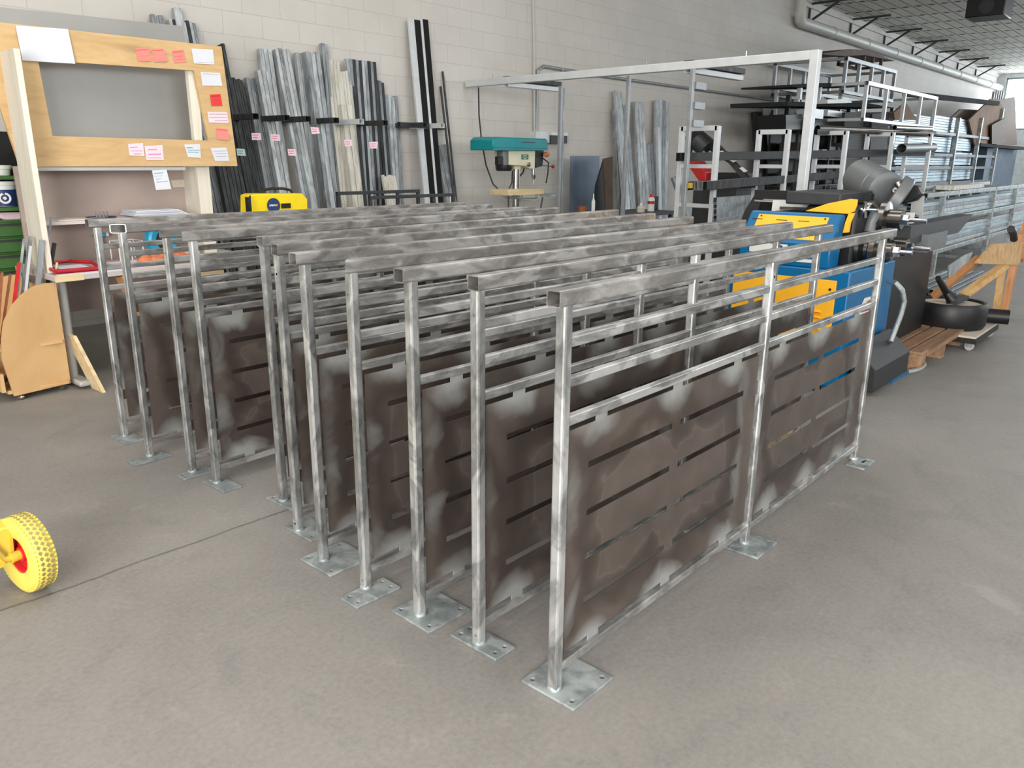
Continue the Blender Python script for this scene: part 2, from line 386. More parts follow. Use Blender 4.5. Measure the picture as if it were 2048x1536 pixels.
# ------------------------------------------------------------------ setting
WY = 7.05; FX = 34.6; CZ = 4.5
MB().box((-5, -8, -.2), (FX+.2, WY+.2, 0)).build('floor', 'floor', kind='structure', org=(0, 0, 0))
MB().box((-5, WY, 0), (FX+.2, WY+.25, CZ)).build('wall_back', 'wall', kind='structure', org=(.09, 0, .05))
MB().box((-5, -8, CZ), (FX+.2, WY+.25, CZ+.25)).build('ceiling', 'ceil', kind='structure', org=(0, 0, CZ))
mb = MB(); mb.prism([(FX, -8, 0), (FX, WY, 0), (FX, WY, CZ), (FX, -8, CZ)], (.25, 0, 0), [[(FX, -6.5, 2.55), (FX, 6.75, 2.55), (FX, 6.75, 4.35), (FX, -6.5, 4.35)]])
mb.build('wall_far', simple('far_wall_paint', (206, 212, 214), .8), kind='structure', org=(0, 0, 0))
MB().box((-5, -8.2, 0), (FX, -8, CZ)).build('wall_front', simple('plain_wall_paint', (200, 198, 192), .8), kind='structure', org=(0, 0, 0))
MB().box((-5.2, -8, 0), (-5, WY, CZ)).build('wall_left', 'wall', kind='structure', org=(0, 0, 0))
win = MB().box((FX+.1, -6.5, 2.55), (FX+.14, 6.75, 4.35)).build('window_1', 'sky', kind='structure')
mb = MB()
for k in range(8): y = 6.75-k*1.89; mb.box((FX+.02, y-.04, 2.55), (FX+.1, y+.04, 4.35))
mb.box((FX+.02, -6.5, 2.55), (FX+.1, 6.75, 2.61)).box((FX+.02, -6.5, 4.29), (FX+.1, 6.75, 4.35))
mb.build('window_frame', 'alu2', win)

# ceiling-side fittings on the block wall
pts = [at(1579, -60, y=WY-.14)]
mb = MB(); zp = 4.02
mb.tube([(16.25, WY-.14, CZ-.005), (16.25, WY-.14, 4.14), (16.29, WY-.14, 4.06), (16.37, WY-.14, zp), (22, WY-.14, zp), (34.5, WY-.14, zp)], .105, 20)
o = mb.build('drain_pipe', 'pipe', label='fat grey-white pipe running along the top of the block wall to the far window', cat='pipe')
for k in range(8):
    x = 18.0+k*2.1
    mb = MB(); mb.cyl((x, WY-.14, zp), (x+.05, WY-.14, zp), .118, n=20); mb.build('pipe_joint', 'pipe', o)
for k, (u, v) in enumerate(((1618, 20), (1697, 48), (1762, 71), (1818, 91), (1869, 108), (1913, 122), (1951, 133))):
    x = 17.02+k*2.36; zt = 4.45
    mb = MB(); mb.bar((x, WY-.02, zt), (x, WY-.02, zt-.36), .04, .04, (1, 0, 0)); mb.bar((x, WY-.02, zt), (x+.02, WY-.85, zt+.01), .04, .04); mb.bar((x, WY-.02, zt-.34), (x+.01, WY-.58, zt-.01), .04, .04)
    where = ['nearest of the row, beside the elbow of the fat pipe', 'second along from the pipe elbow', 'third along from the pipe elbow', 'fourth along from the pipe elbow, middle of the row', 'third from the far window', 'second from the far window', 'farthest of the row, next to the far window'][k]
    mb.build('wall_bracket', 'darkframe', label='black triangular wall bracket, '+where, cat='bracket', group='triangular brackets under the ceiling')
MB().box((16.5, WY-.05, CZ-.13), (FX, WY-.004, CZ)).build('trim_ceiling', 'pipe', kind='structure')
t = thing('unit_heater', (18.3, 4.05, 4.0), 'dark unit heater hung from the panelled ceiling at the upper right', 'heater')
P(MB().box((18.0, 3.75, 4.05), (18.7, 4.4, 4.40)), 'housing', 'black', t, bevel=.02)
P(MB().cyl((17.98, 4.05, 4.22), (18.0, 4.05, 4.22), .13), 'fan_grille', 'darkframe', t)
P(MB().bar((18.1, 3.9, 4.4), (18.1, 3.9, CZ), .03, .03).bar((18.6, 4.25, 4.4), (18.6, 4.25, CZ), .03, .03), 'hanger', 'darkframe', t)

# thin conduits on the wall
MB().tube([at(1066, -10, y=WY-.03), at(1068, 80, y=WY-.03), at(1069, 268, y=WY-.03)], .016, 8).build('wall_conduit', 'pipe', label='thin vertical white conduit running down the wall to the box behind the drill press', cat='conduit')
a_, b_ = at(1071, 146, y=WY-.03), at(1572, 199, y=WY-.03)
MB().tube([(8.43, WY-.03, 1.75), (8.43, WY-.03, 2.50), (8.55, WY-.03, 2.56), (10, WY-.03, 2.54), (b_.x+6, WY-.03, 2.54)], .022, 10).build('cable_conduit', 'alu2', label='grey cable conduit turning right and running level along the block wall', cat='conduit')
t = thing('socket_box', (8.75, WY-.06, 1.62), 'grey wall socket box with a black front just above the teal drill press cover', 'box')
P(MB().box((8.33, WY-.1, 1.60), (8.62, WY, 1.74)), 'box_body', 'alu', t); P(MB().box((8.62, WY-.12, 1.60), (8.98, WY, 1.70)), 'front_plate', 'black', t); P(MB().box((8.62, WY-.13, 1.70), (8.98, WY, 1.74)), 'lid', 'alu', t)

# ------------------------------------------------------------------ railings
POST_X = (0, 1.144, 2.317)
def railing_parts(t, style, plates, skew, far_over=.121):
    h = .015
    for k, x in enumerate(POST_X):
        z0 = .008
        p = P(MB().rtube((x, 0, z0), (x, 0, 1.06), .031, .031, .002, .006, up=(1, 0, 0)), 'post', 'post', t)
        zz = (.995, .04) if (style == 'flush' and k == 0) else ()
        for z_ in zz: P(MB().cyl((x-.0155, -.002, z_), (x-.0145, -.002, z_), .0045, n=14), 'bolt_hole', 'hole', p)
        if k: P(MB().cyl((x, -.0155, 1.01), (x, -.0145, 1.01), .0055, n=14), 'bolt_hole', 'hole', p)
        ring = MB(); ring.lathe([(.0205, 0), (.021, .004), (.0185, .009), (.016, .012)], (x, 0, .008), (0, 0, 1), 16); P(ring, 'weld_bead', 'plate', t)
    near = -.043 if style == 'over' else -.016
    P(MB().rtube((near, 0, 1.079), (POST_X[2]+far_over, 0, 1.079), .042, .040, .003, .006, skew=skew), 'handrail', 'hand', t)
    for z_ in (.968, .868, .769):
        for a0, a1 in ((POST_X[0], POST_X[1]), (POST_X[1], POST_X[2])):
            P(MB().rtube((a0+h, 0, z_), (a1-h, 0, z_), .022, .025, .002, .003), 'rail', 'rail', t)
    for a0, a1 in ((POST_X[0], POST_X[1]), (POST_X[1], POST_X[2])):
        P(MB().rtube((a0+h, 0, .075), (a1-h, 0, .075), .026, .026, .002, .003), 'bottom_rail', 'rail', t)
        # infill sheet : slots staggered in two columns, tabs welded to the frame
        x0, x1, zb, zt = a0+.032, a1-.03, .103, .738
        tabs = [a0+.145+i*.392 for i in range(3)]; tw = .05
        out = []
        for tx in tabs: out += [(tx, zb), (tx, .088), (tx+tw, .088), (tx+tw, zb)]
        out = [(x0, zb)] + out + [(x1, zb)]
        sz = (.225, .44, .62)
        for z_ in sz: out += [(x1, z_-.025), (x1+.016, z_-.025), (x1+.016, z_+.025), (x1, z_+.025)]
        out += [(x1, zt)]
        for tx in reversed(tabs): out += [(tx+tw, zt), (tx+tw, .757), (tx, .757), (tx, zt)]
        out += [(x0, zt)]
        for z_ in reversed(sz): out += [(x0, z_+.025), (x0-.018, z_+.025), (x0-.018, z_-.025), (x0, z_-.025)]
        holes = []
        off = a0 if a0 == 0 else a0+.006
        for z_ in (.623, .487, .356, .224):
            for s0, s1 in ((.117, .545), (.59, 1.02)):
                holes.append([(off+s0, -.0015, z_-.010), (off+s1, -.0015, z_-.010), (off+s1, -.0015, z_+.010), (off+s0, -.0015, z_+.010)])
        mb = MB(); mb.prism([(x-off, -.0015, z) for x, z in out], (0, .003, 0), [[(x-off, y, z) for x, y, z in hl] for hl in holes])
        pn = P(mb, 'infill_panel', 'scale', t); pn.location = (off, 0, 0)
    for (x, (px0, px1, py0, py1)) in zip(POST_X, plates):
        mb = MB(); holes = []
        for hx, hy in ((px0+.022, py0+.022), (px1-.022, py0+.022), (px1-.022, py1-.022), (px0+.022, py1-.022)):
            if abs(hx) < .03 and abs(hy) < .03: continue
            holes.append([(x+hx+.007*math.cos(2*PI*k/12), hy+.007*math.sin(2*PI*k/12), .001) for k in range(12)])
        mb.prism([(x+px0, py0, .001), (x+px1, py0, .001), (x+px1, py1, .001), (x+px0, py1, .001)], (0, 0, .008), holes)
        P(mb, 'base_plate', 'plate', t, bevel=.0008)
MIDP = (-.08, .09, -.09, .04); FARP = (-.10, .05, -.085, .0)
RAILS = [  # x, y, yaw, end style, near plate, skew of the cut end
 (1.5494, 4.0031, -.012, 'over', (-.05, .05, -.12, .05), 0, 'farthest back, nearest the desk'),
 (1.509, 3.6329, .019, 'flush', (-.105, .07, -.07, .015), 1.3, 'second from back, its mitred handrail end opening towards the camera'),
 (1.5487, 3.2966, .015, 'flush', (-.07, .08, -.06, .015), -1.2, 'third from the back, handrail end closed to view'),
 (1.5601, 3.0981, .022, 'over', (-.035, .05, -.115, .06), -.5, 'fourth from the back, just behind the wide gap in the row'),
 (1.6489, 2.7171, .020, 'flush', (-.03, .05, -.1, .08), 0, 'fifth from the back, set farther in, just before the wide gap'),
 (1.535, 2.4386, 0.0, 'flush', (-.02, .16, -.11, .07), 0, 'middle of the row, sixth from either end'),
 (1.4592, 2.1728, -.008, 'over', (-.05, .13, -.11, .07), 0, 'fifth from the front, on a broad base plate'),
 (1.4432, 1.9116, -.028, 'flush', (-.097, .08, -.08, .01), -.9, 'fourth from the front, on a narrow crosswise base plate'),
 (1.453, 1.6567, -.023, 'over', (-.045, .13, -.093, .085), 0, 'third from the front, on a broad square base plate'),
 (1.4692, 1.4149, -.002, 'flush', (-.027, .057, -.093, .092), 0, 'second from the front, handrail flush above a drilled post'),
 (1.4543, 1.1167, 0.0, 'over', (-.033, .147, -.09, .09), 0, 'frontmost and fully in view'),
]
for (x, y, a, st, pl, sk, where) in RAILS:
    t = thing('metal_railing', (0, 0, 0), 'slotted-panel steel railing '+where, 'railing', 'steel railings standing in a row on the floor')
    railing_parts(t, st, (pl, MIDP, FARP), sk)
    t.location = (x, y, 0); t.rotation_euler = (0, 0, a)

# ------------------------------------------------------------------ desk corner at the left
def note(px, y, mat, label, lines=(), inkm=None, cat='note', group=None, th=.0012, curl=0.0):
    q = quadpts(px, y=y); mb = MB()
    mb.prism([q[0], q[1], q[2]+V((0, -curl, 0)), q[3]], (0, th, 0))
    o = mb.build('paper_note', mat, label=label, cat=cat, group=group)
    for i, (f0, a, b_, wd) in enumerate(lines):   # strokes of handwriting across the note
        A = q[0].lerp(q[3], f0); B_ = q[1].lerp(q[2]+V((0, -curl, 0)), f0); n_ = 14; mbs = MB(); pp = []
        for k in range(n_): s = a+(b_-a)*k/(n_-1); pp.append(A.lerp(B_, s)+V((0, -.0015-curl*f0*s*.2, wd*(.9 if k % 2 else -.9)*R.uniform(.5, 1.2))))
        mbs.tube(pp, wd*.42, 4); P(mbs, 'handwriting', inkm or 'ink', o)
    return o

BY = 5.5    # plane of the plywood notice frame
o = MB(); outer = quadpts([(-60, 38), (443, 93), (475, 332), (40, 333)], y=BY)
hole = quadpts([(76, 120), (388, 141), (417, 281), (105, 272)], y=BY)
o.prism(outer, (0, .022, 0), [hole]); t = thing('plywood_frame', outer[3]+V((.7, 0, 0)), 'plywood notice frame with a wide cut-out, covered in notes, above the desk', 'notice board')
P(o, 'frame_board', 'ply', t)
a_, b_, c_, d_ = quadpts([(375, 140), (395, 142), (405, 281), (389, 281)], y=BY+.03)
P(MB().prism([a_, b_, c_, d_], (0, .04, 0)), 'inner_batten', 'creamwood', t)
sh = quadpts([(-60, 8), (0, 14), (365, 52), (368, 82), (386, 300), (120, 300)], y=5.72)
MB().prism(sh, (0, .004, 0)).build('metal_sheet', 'sheet', label='large grey metal sheet standing behind the plywood notice frame', cat='metal sheet')

S = [(.2, .1, .8, .004), (.5, .1, .9, .002), (.75, .1, .85, .002)]
note([(31, 51), (136, 58), (148, 128), (45, 121)], BY-.008, 'paper', 'large blank white sheet pinned at the upper left of the plywood frame', curl=.02)
G = 'notes on the plywood frame'
note([(271, 97), (296, 95), (303, 122), (277, 123)], BY-.004, 'pink', 'salmon sticky note, leftmost of three along the frame top', [(.15, .05, .9, .003), (.6, .2, .9, .001)], 'redp', group=G, curl=.008)
note([(303, 98), (327, 97), (335, 123), (308, 124)], BY-.004, 'pink', 'salmon sticky note, middle of three along the frame top', [(.12, .05, .9, .003)], 'redp', group=G, curl=.01)
note([(344, 101), (367, 99), (373, 124), (349, 126)], BY-.004, 'pink', 'salmon sticky note, rightmost of three along the frame top', [(.15, .05, .9, .003), (.5, .1, .8, .0015), (.75, .2, .9, .0015)], 'redp', group=G)
note([(383, 97), (426, 99), (429, 129), (388, 127)], BY-.004, 'paper', 'white note in the top right corner of the plywood frame', [(.9, .1, .95, .001)], group=G)
note([(401, 144), (440, 146), (445, 172), (405, 171)], BY-.004, 'paper', 'white note just under the corner note on the frame right side', [(.12, .1, .9, .0015)], group=G)
note([(420, 189), (441, 188), (445, 212), (423, 212)], BY-.004, 'rednote', 'deep red square note on the frame right side', [(.15, .05, .9, .0025), (.5, .2, .8, .001)], group=G)
note([(415, 224), (454, 224), (457, 246), (418, 245)], BY-.004, 'lilac', 'pale pink note with three lines of writing below the red note', [(.2, .05, .95, .0025), (.5, .05, .95, .002), (.8, .3, .95, .002)], group=G)
note([(432, 256), (455, 258), (458, 280), (435, 279)], BY-.004, 'pink', 'coral sticky note low on the frame right side', [(.12, .05, .95, .0025)], 'redp', group=G, curl=.008)
note([(256, 288), (286, 286), (289, 312), (259, 311)], BY-.004, 'lilac', 'small white note with pink writing on the frame bottom, left of the pair', [(.3, .1, .6, .003), (.6, .1, .9, .0025), (.85, .3, .8, .003)], 'magenta', group=G)
note([(289, 292), (325, 290), (328, 320), (293, 320)], BY-.004, 'lilac', 'larger white note with pink writing on the frame bottom, right of the pair', [(.28, .15, .65, .004), (.6, .15, .85, .0045), (.85, .1, .85, .002)], 'magenta', group=G)
note([(368, 289), (400, 288), (402, 316), (376, 314)], BY-.004, 'paper', 'white note with teal highlighted lines on the frame bottom edge', [(.25, .1, .5, .004), (.45, .1, .95, .003), (.6, .1, .85, .003)], 'cyan', group=G)
note([(421, 296), (453, 295), (459, 322), (430, 322)], BY-.004, 'paper', 'white handwritten note in the bottom right corner of the frame', [(.25, .1, .9, .0015), (.45, .2, .9, .0015), (.65, .2, .9, .0015)], group=G)

# desk : top, tubular leg with splayed foot, back panel, two shelves, side boards
TY0, TY1, TZ = 5.10, 5.78, .70
TX0, TX1 = 1.70, 3.12
t = thing('work_desk', ((TX0+TX1)/2, 5.45, 0), 'pale laminate desk with a grey tubular leg, backboard and shelves under the frame', 'desk')
mb = MB().box((TX0, TY0, TZ-.035), (TX1, TY1, TZ)); P(mb, 'desktop', 'lam', t, bevel=.004)
P(MB().box((TX0-.002, TY0-.003, TZ-.037), (TX0+.16, TY0, TZ+.001)), 'edge_strip', 'pale', t)
for x in (TX0+.06, TX1-.15):
    lg = P(MB().tube([(x, TY0+.12, .05), (x, TY0+.10, TZ-.035)], .03, 16), 'leg', 'tgrey', t)
    P(MB().bar((x+.01, TY0-.05, .035), (x+.01, TY1-.1, .035), .075, .035), 'foot', 'tgrey', t, bevel=.012)
P(MB().box((1.78, 5.77, .36), (3.0, 5.79, 1.32)), 'back_panel', 'backp', t)
P(MB().box((1.80, 5.50, 1.295), at(371, 338, y=5.50)+V((0, .27, .012))), 'upper_shelf', 'tgrey', t)
q0, q1 = at(95, 436, y=5.42), at(378, 431, y=5.42)
P(MB().box((1.80, 5.42, q1.z-.02), (q1.x, 5.77, q1.z)), 'middle_shelf', 'lam', t)
SHZ = q1.z
a_ = at(25, 100, x=1.72)
P(MB().box((1.72, 5.27, TZ), (1.752, 5.50, 1.965)), 'side_board', 'creamwood', t)
c0, c1 = at(393, 335, y=5.56), at(418, 335, y=5.56)
P(MB().box((c0.x, 5.56, TZ), (c1.x, 5.79, 1.40)), 'side_board', 'creamwood', t)
note([(304, 341), (333, 339), (341, 378), (312, 380)], 5.49, 'paper', 'white note with teal lines hanging from the upper shelf edge', [(.15, .1, .7, .004), (.3, .1, .6, .003), (.45, .15, .5, .003), (.6, .15, .85, .004)], 'cyan', curl=.012)
note([(342, 361), (380, 358), (386, 373), (346, 375)], 5.768, 'papergrey', 'faded cream slip stuck on the desk backboard near its right end')
# things on the middle shelf
for k in range(6):
    a_ = at(268-(0 if k else -10)+k*1.5, 428, y=5.46)
    P(MB().box((a_.x, 5.47+.01*(k % 2), SHZ+.0005+k*.0072), (a_.x+.40-(.02*k), 5.69, SHZ+.0058+k*.0072)), 'paper_stack', 'paper', None, label='white booklet in the desk shelf pile, '+['bottom', 'second from the bottom', 'third from the bottom', 'third from the top', 'second from the top', 'top'][k]+' of the pile', cat='booklet', group='booklets on the desk shelf').name = 'booklet'
a_ = at(110, 430, y=5.5); MB().prism([(a_.x, 5.45, SHZ+.001), (a_.x+.26, 5.44, SHZ+.001), (a_.x+.33, 5.56, SHZ+.001), (a_.x+.1, 5.62, SHZ+.001)], (0, 0, .006)).build('paper_sheets', 'papergrey', label='loose paper sheets lying at the left end of the desk shelf', cat='paper')
a_ = at(185, 424, y=5.5)
t = thing('clip_tray', (a_.x+.06, 5.52, SHZ), 'small dark blue dish holding shiny clips on the desk shelf', 'dish')
P(MB().lathe([(.0, .002), (.07, .002), (.09, .012), (.094, .012), (.075, 0), (0, 0)], (a_.x+.06, 5.52, SHZ), (0, 0, 1), 24), 'dish', 'navy', t)
for k in range(4): P(MB().tube([(a_.x+.02+k*.022, 5.5, SHZ+.008), (a_.x+.03+k*.022, 5.52, SHZ+.045), (a_.x+.045+k*.02, 5.53, SHZ+.012)], .0035, 6), 'clip', 'chrome', t)
# things on the desk top
q0 = at(118, 548, z=TZ)
t = thing('document_tray', (1.9, 5.3, TZ), 'red rimmed tray of papers on the left end of the desk', 'tray')
mb = MB().tube([(1.73, 5.16, TZ+.02), (1.98, 5.14, TZ+.02), (2.02, 5.38, TZ+.03), (1.93, 5.50, TZ+.035), (1.76, 5.52, TZ+.03), (1.73, 5.16, TZ+.02)], .012, 8); P(mb, 'rim', 'redp', t)
P(MB().prism([(1.74, 5.17, TZ), (1.97, 5.15, TZ), (2.0, 5.38, TZ), (1.92, 5.48, TZ), (1.77, 5.5, TZ)], (0, 0, .012)), 'base', 'redp', t)
P(MB().prism([(1.78, 5.19, TZ+.012), (1.95, 5.18, TZ+.012), (1.96, 5.4, TZ+.012), (1.8, 5.42, TZ+.012)], (0, 0, .010)), 'papers', 'paper', t)
MB().prism([(1.72, 5.105, TZ), (2.15, 5.105, TZ), (2.15, 5.15, TZ), (1.72, 5.14, TZ)], (0, 0, .004)).build('paper_sheet', 'paper', label='white sheet lying along the front edge of the desk by the tray', cat='paper')
MB().box((2.16, 5.14, TZ), (2.42, 5.5, TZ+.006)).build('pink_folder', 'lilac', label='pale pink folder lying flat on the desk behind the railings', cat='folder')
mb = MB()
for k in range(16): x = 2.36+.36*R.random(); y = 5.2+.2*R.random(); mb.lathe([(.0, .05+.01*R.random()), (.03, .04), (.06, .015), (.062, 0)], (x, y, TZ+.001), (R.uniform(-.3, .3), R.uniform(-.3, .3), 1), 10)
mb.build('cleaning_rags', 'orange', label='heap of orange-brown work rags on the desk', cat='rags', kind='stuff')
# blue cable reel / light leaning at the backboard
cc = at(318, 500, y=5.6)
t = thing('cable_reel', (cc.x, 5.55, TZ), 'blue ringed cable reel with a black hub standing on the desk', 'cable reel')
P(MB().lathe([(.065, -.03), (.105, -.035), (.118, -.02), (.118, .02), (.105, .035), (.065, .03), (.065, -.03)], (cc.x, 5.55, TZ+.125), (.25, -1, 0), 36), 'ring', 'cyanp', t)
P(MB().lathe([(0, -.028), (.066, -.028), (.066, .028), (0, .028)], (cc.x, 5.55, TZ+.125), (.25, -1, 0), 28), 'hub', 'black', t)
P(MB().tube([(cc.x-.1, 5.56, TZ+.13), (cc.x-.08, 5.56, TZ+.25), (cc.x, 5.56, TZ+.29), (cc.x+.08, 5.56, TZ+.25), (cc.x+.1, 5.56, TZ+.13)], .009, 8), 'handle', 'black', t)
cc = at(218, 478, y=5.6)
t = thing('spray_nozzle', (cc.x, 5.6, cc.z-.08), 'small cyan spray trigger hung on the desk backboard', 'spray trigger')
P(MB().bar((cc.x-.05, 5.72, cc.z+.02), (cc.x+.03, 5.72, cc.z+.02), .025, .022).bar((cc.x-.01, 5.72, cc.z+.02), (cc.x-.005, 5.72, cc.z-.06), .022, .02), 'trigger_body', 'cyanp', t, bevel=.004)
P(MB().cyl((cc.x+.03, 5.72, cc.z+.02), (cc.x+.045, 5.72, cc.z+.02), .014).cyl((cc.x, 5.72, cc.z+.02), (cc.x, 5.77, cc.z+.02), .006), 'collar', 'white', t)
# wire letter rack, box and yellow pad
t = thing('wire_rack', (2.33, 5.6, TZ), 'small white wire rack at the back of the desk', 'rack')
for k, x in enumerate((2.26, 2.34, 2.42)): P(MB().tube([(x, 5.52, TZ+.004), (x, 5.52, TZ+.13), (x, 5.66, TZ+.13), (x, 5.66, TZ+.004)], .004, 6), 'wire', 'white', t)
P(MB().tube([(2.26, 5.66, TZ+.13), (2.42, 5.66, TZ+.13)], .004, 6), 'cross_wire', 'white', t)
cc = at(418, 548, y=5.2)
P(MB().prism(quadpts([(398, 545), (448, 540), (448, 553), (400, 556)], y=5.15), (0, .09, 0)), 'wood_block', 'pale', None, label='pale wood block lying on the right end of the desk', cat='wood block')
MB().box((cc.x-.1, 5.5, TZ), (cc.x+.1, 5.7, TZ+.05)).build('white_box', 'paper', label='flat white box at the back right of the desk', cat='box')
cc = at(340, 528, y=5.5); MB().box((cc.x-.04, 5.45, TZ+.0), (cc.x+.04, 5.52, TZ+.07)).build('yellow_pad', 'yellowp', label='small yellow pad box on the desk beside the rags', cat='box')
# boards leaning under the desk
MB().prism([(1.80, 4.90, .0), (1.82, 4.90, .0), (1.77, 5.10, .33), (1.75, 5.10, .33)], (-.0, .16, 0)).build('offcut_board', 'pale', label='narrow pale wood offcut leaning on the cart beside the desk leg', cat='board')
MB().bar((2.30, 5.06, .0), (2.10, 5.16, .655), .03, .12, (0, 1, 0)).build('leaning_plank', 'timber', label='pale plank leaning under the front edge of the desk', cat='plank')

# offcut cart on little ball casters
c0 = [(30, 798), (143, 775), (112, 566), (90, 567), (66, 574), (45, 589), (24, 612), (8, 645), (4, 680), (5, 720)]
pl = []
for (u, v) in c0: p = at(u, v, y=5.08+ (u-40)/100*.05); pl.append(V((p.x, p.y, max(p.z, .036))))
t = thing('offcut_cart', (1.5, 5.3, 0), 'varnished wooden cart with a rounded side, full of metal offcuts', 'cart')
P(MB().prism(pl, (0.0, .02, 0)), 'side_panel', 'cart', t)
P(MB().prism([p+V((-.02, .52, 0)) for p in pl], (0, .02, 0)), 'side_panel', 'cart', t)
P(MB().box((1.685, 5.13, .045), (1.705, 5.62, .62)), 'back_panel', 'cart', t)
P(MB().box((1.36, 5.10, .045), (1.69, 5.62, .065)), 'bottom_board', 'cart', t)
P(MB().box((1.33, 5.10, .06), (1.35, 5.62, .17)), 'front_lip', 'cart', t)
P(MB().box((1.36, 5.10, .30), (1.69, 5.62, .315)), 'shelf', 'cart', t)
for (x, y) in ((1.42, 5.11), (1.66, 5.16), (1.42, 5.58), (1.66, 5.58)): P(MB().lathe([(0, 0), (.014, .002), (.024, .012), (.026, .018), (.02, .026), (.012, .034), (0, .035)], (x, y, .001), (0, 0, 1), 16), 'caster', 'chrome', t)
# offcuts standing in the cart : each one lies along a line from foot to tip
sticks = [((1.50, 5.30, .32), (62, 473), .020, 'galvd', 'grey steel angle, tallest of the left clump'), ((1.46, 5.25, .32), (48, 478), .014, 'galv', 'thin pale steel strip at the left'),
 ((1.48, 5.16, .32), (61, 492), .014, 'alu', 'bright white rod tilting right'), ((1.56, 5.2, .32), (84, 480), .028, 'galvd', 'slotted grey channel in the middle'),
 ((1.62, 5.28, .32), (109, 486), .022, 'dark', 'black bar leaning to the right'), ((1.60, 5.3, .32), (103, 433), .012, 'galvd', 'long thin grey rod reaching highest'),
 ((1.63, 5.22, .32), (114, 525), .012, 'pale', 'pale wood strip leaning right'), ((1.44, 5.22, .32), (38, 525), .018, 'red', 'red rod'),
 ((1.37, 5.2, .32), (4, 545), .014, 'rust', 'rusty rod at far left'), ((1.40, 5.24, .32), (21, 548), .014, 'rust', 'rusty rod beside the red one'), ((1.57, 5.36, .32), (52, 528), .036, 'galvd', 'broad dull grey strip behind the white rod')]
for (p0, (u, v), wd, mt, lb) in sticks:
    p0 = V(p0); p1 = at(u, v, y=p0.y+.06); o = MB().bar(p0, p1, wd, wd*.45, (0, 1, 0)).build('metal_offcut' if mt != 'pale' else 'wood_strip', mt, label=lb+', standing in the wooden cart', cat='offcut', group='offcuts in the cart')
for k in range(3):
    o = MB().bar((1.36+.03*k, 5.14, .12+.03*k), (1.52+.05*k, 5.5, .10+.03*k), .02, .02).build('short_offcut', ('dark', 'galvd', 'rust')[k], label=('black', 'grey', 'rusty')[k]+' short bar lying in the bottom of the wooden cart', cat='offcut', group='offcuts in the cart')

# green drawer cabinet with buckets at the far left
GY = 5.95; gx1 = at(100, 480, y=GY).x
t = thing('drawer_cabinet', (1.3, GY+.25, 0), 'green steel drawer cabinet with shelves behind the wooden cart', 'cabinet')
z = lambda v: at(20, v, y=GY).z
ztop, zs1, zs2 = z(352), z(415), z(441)
P(MB().box((.9, GY+.03, 0), (gx1, GY+.5, zs2)), 'body', 'green', t)
for (za, zb) in ((ztop-.022, ztop), (zs1-.022, zs1)): P(MB().box((.9, GY, za), (gx1, GY+.5, zb)), 'shelf', 'green', t)
P(MB().box((.9, GY+.48, zs2), (gx1, GY+.5, ztop+.1)), 'back_sheet', 'black', t)
P(MB().box((gx1-.012, GY+.02, zs2), (gx1, GY+.5, ztop+.1)), 'upright', 'green', t)
nz = 9; hz = (zs2-.05)/nz
for k in range(nz):
    z1 = zs2-.012-k*hz; d_ = P(MB().box((.92, GY, z1-hz+.014), (gx1-.015, GY+.03, z1)), 'drawer', 'green', t, bevel=.003)
    P(MB().box((1.1, GY-.014, z1-.02), (gx1-.1, GY, z1-.008)), 'drawer_pull', 'darkframe', d_)
def bucket(u, y, zb, r, h, label, band=None):
    p = at(u, 400, y=y); t = thing('bucket', (p.x, y, zb), label, 'bucket')
    P(MB().lathe([(0, .002), (r*.88, .002), (r, h-.02), (r+.006, h-.018), (r+.006, h), (0, h)], (p.x, y, zb), (0, 0, 1), 28), 'tub', 'white', t)
    P(MB().lathe([(0, h+.006), (r+.009, h+.006), (r+.009, h-.012), (r+.004, h-.012)], (p.x, y, zb), (0, 0, 1), 28), 'lid', 'white', t)
    if band:
        lb = P(MB().lathe([(r*.885+.0, .004), (r*.885+.003, .004), (r*.985+.003, h*.70), (r*.985, h*.70)], (p.x, y, zb), (0, 0, 1), 28), 'label_band', 'navy', t)
        c = V((p.x+.004, y, zb+h*.36)); d = V((-c.x+.05, -c.y, 0)).normalized(); c2 = c+d*(r*.955)
        for (r0, r1) in ((r*.46, r*.30), (r*.13, r*.02)): P(MB().cyl(c2, c2+d*.004, r0, n=24, inner=r1), 'roundel', 'white', lb)
bucket(9, GY+.14, zs1, .078, .158, 'white bucket with a navy band and ring emblem on the green shelf', True)
bucket(46, GY+.2, zs1, .05, .13, 'plain white bucket half hidden behind the cream side board')
bucket(10, GY+.14, ztop, .06, .06, 'low pale tub on the top green shelf')
MB().prism(quadpts([(0, 425), (42, 424), (45, 432), (43, 438), (12, 441), (0, 436)], y=GY+.1), (0, .16, 0)).build('rag_bundle', 'lilac', label='crumpled pale pink cloth in the open green shelf', cat='cloth', bevel=.008)
MB().box((1.0, GY+.2, ztop), (gx1-.05, GY+.45, ztop+.28)).build('dark_box', 'black', label='dark box on top of the green cabinet', cat='box')
MB().lathe([(0, 0), (.09, .0), (.10, .05), (.05, .1), (0, .11)], (1.0+.42, GY+.24, ztop+.281), (0, 0, 1), 16).build('brown_cushion', 'brown', label='lumpy brown bundle on the dark box at far left', cat='bundle')

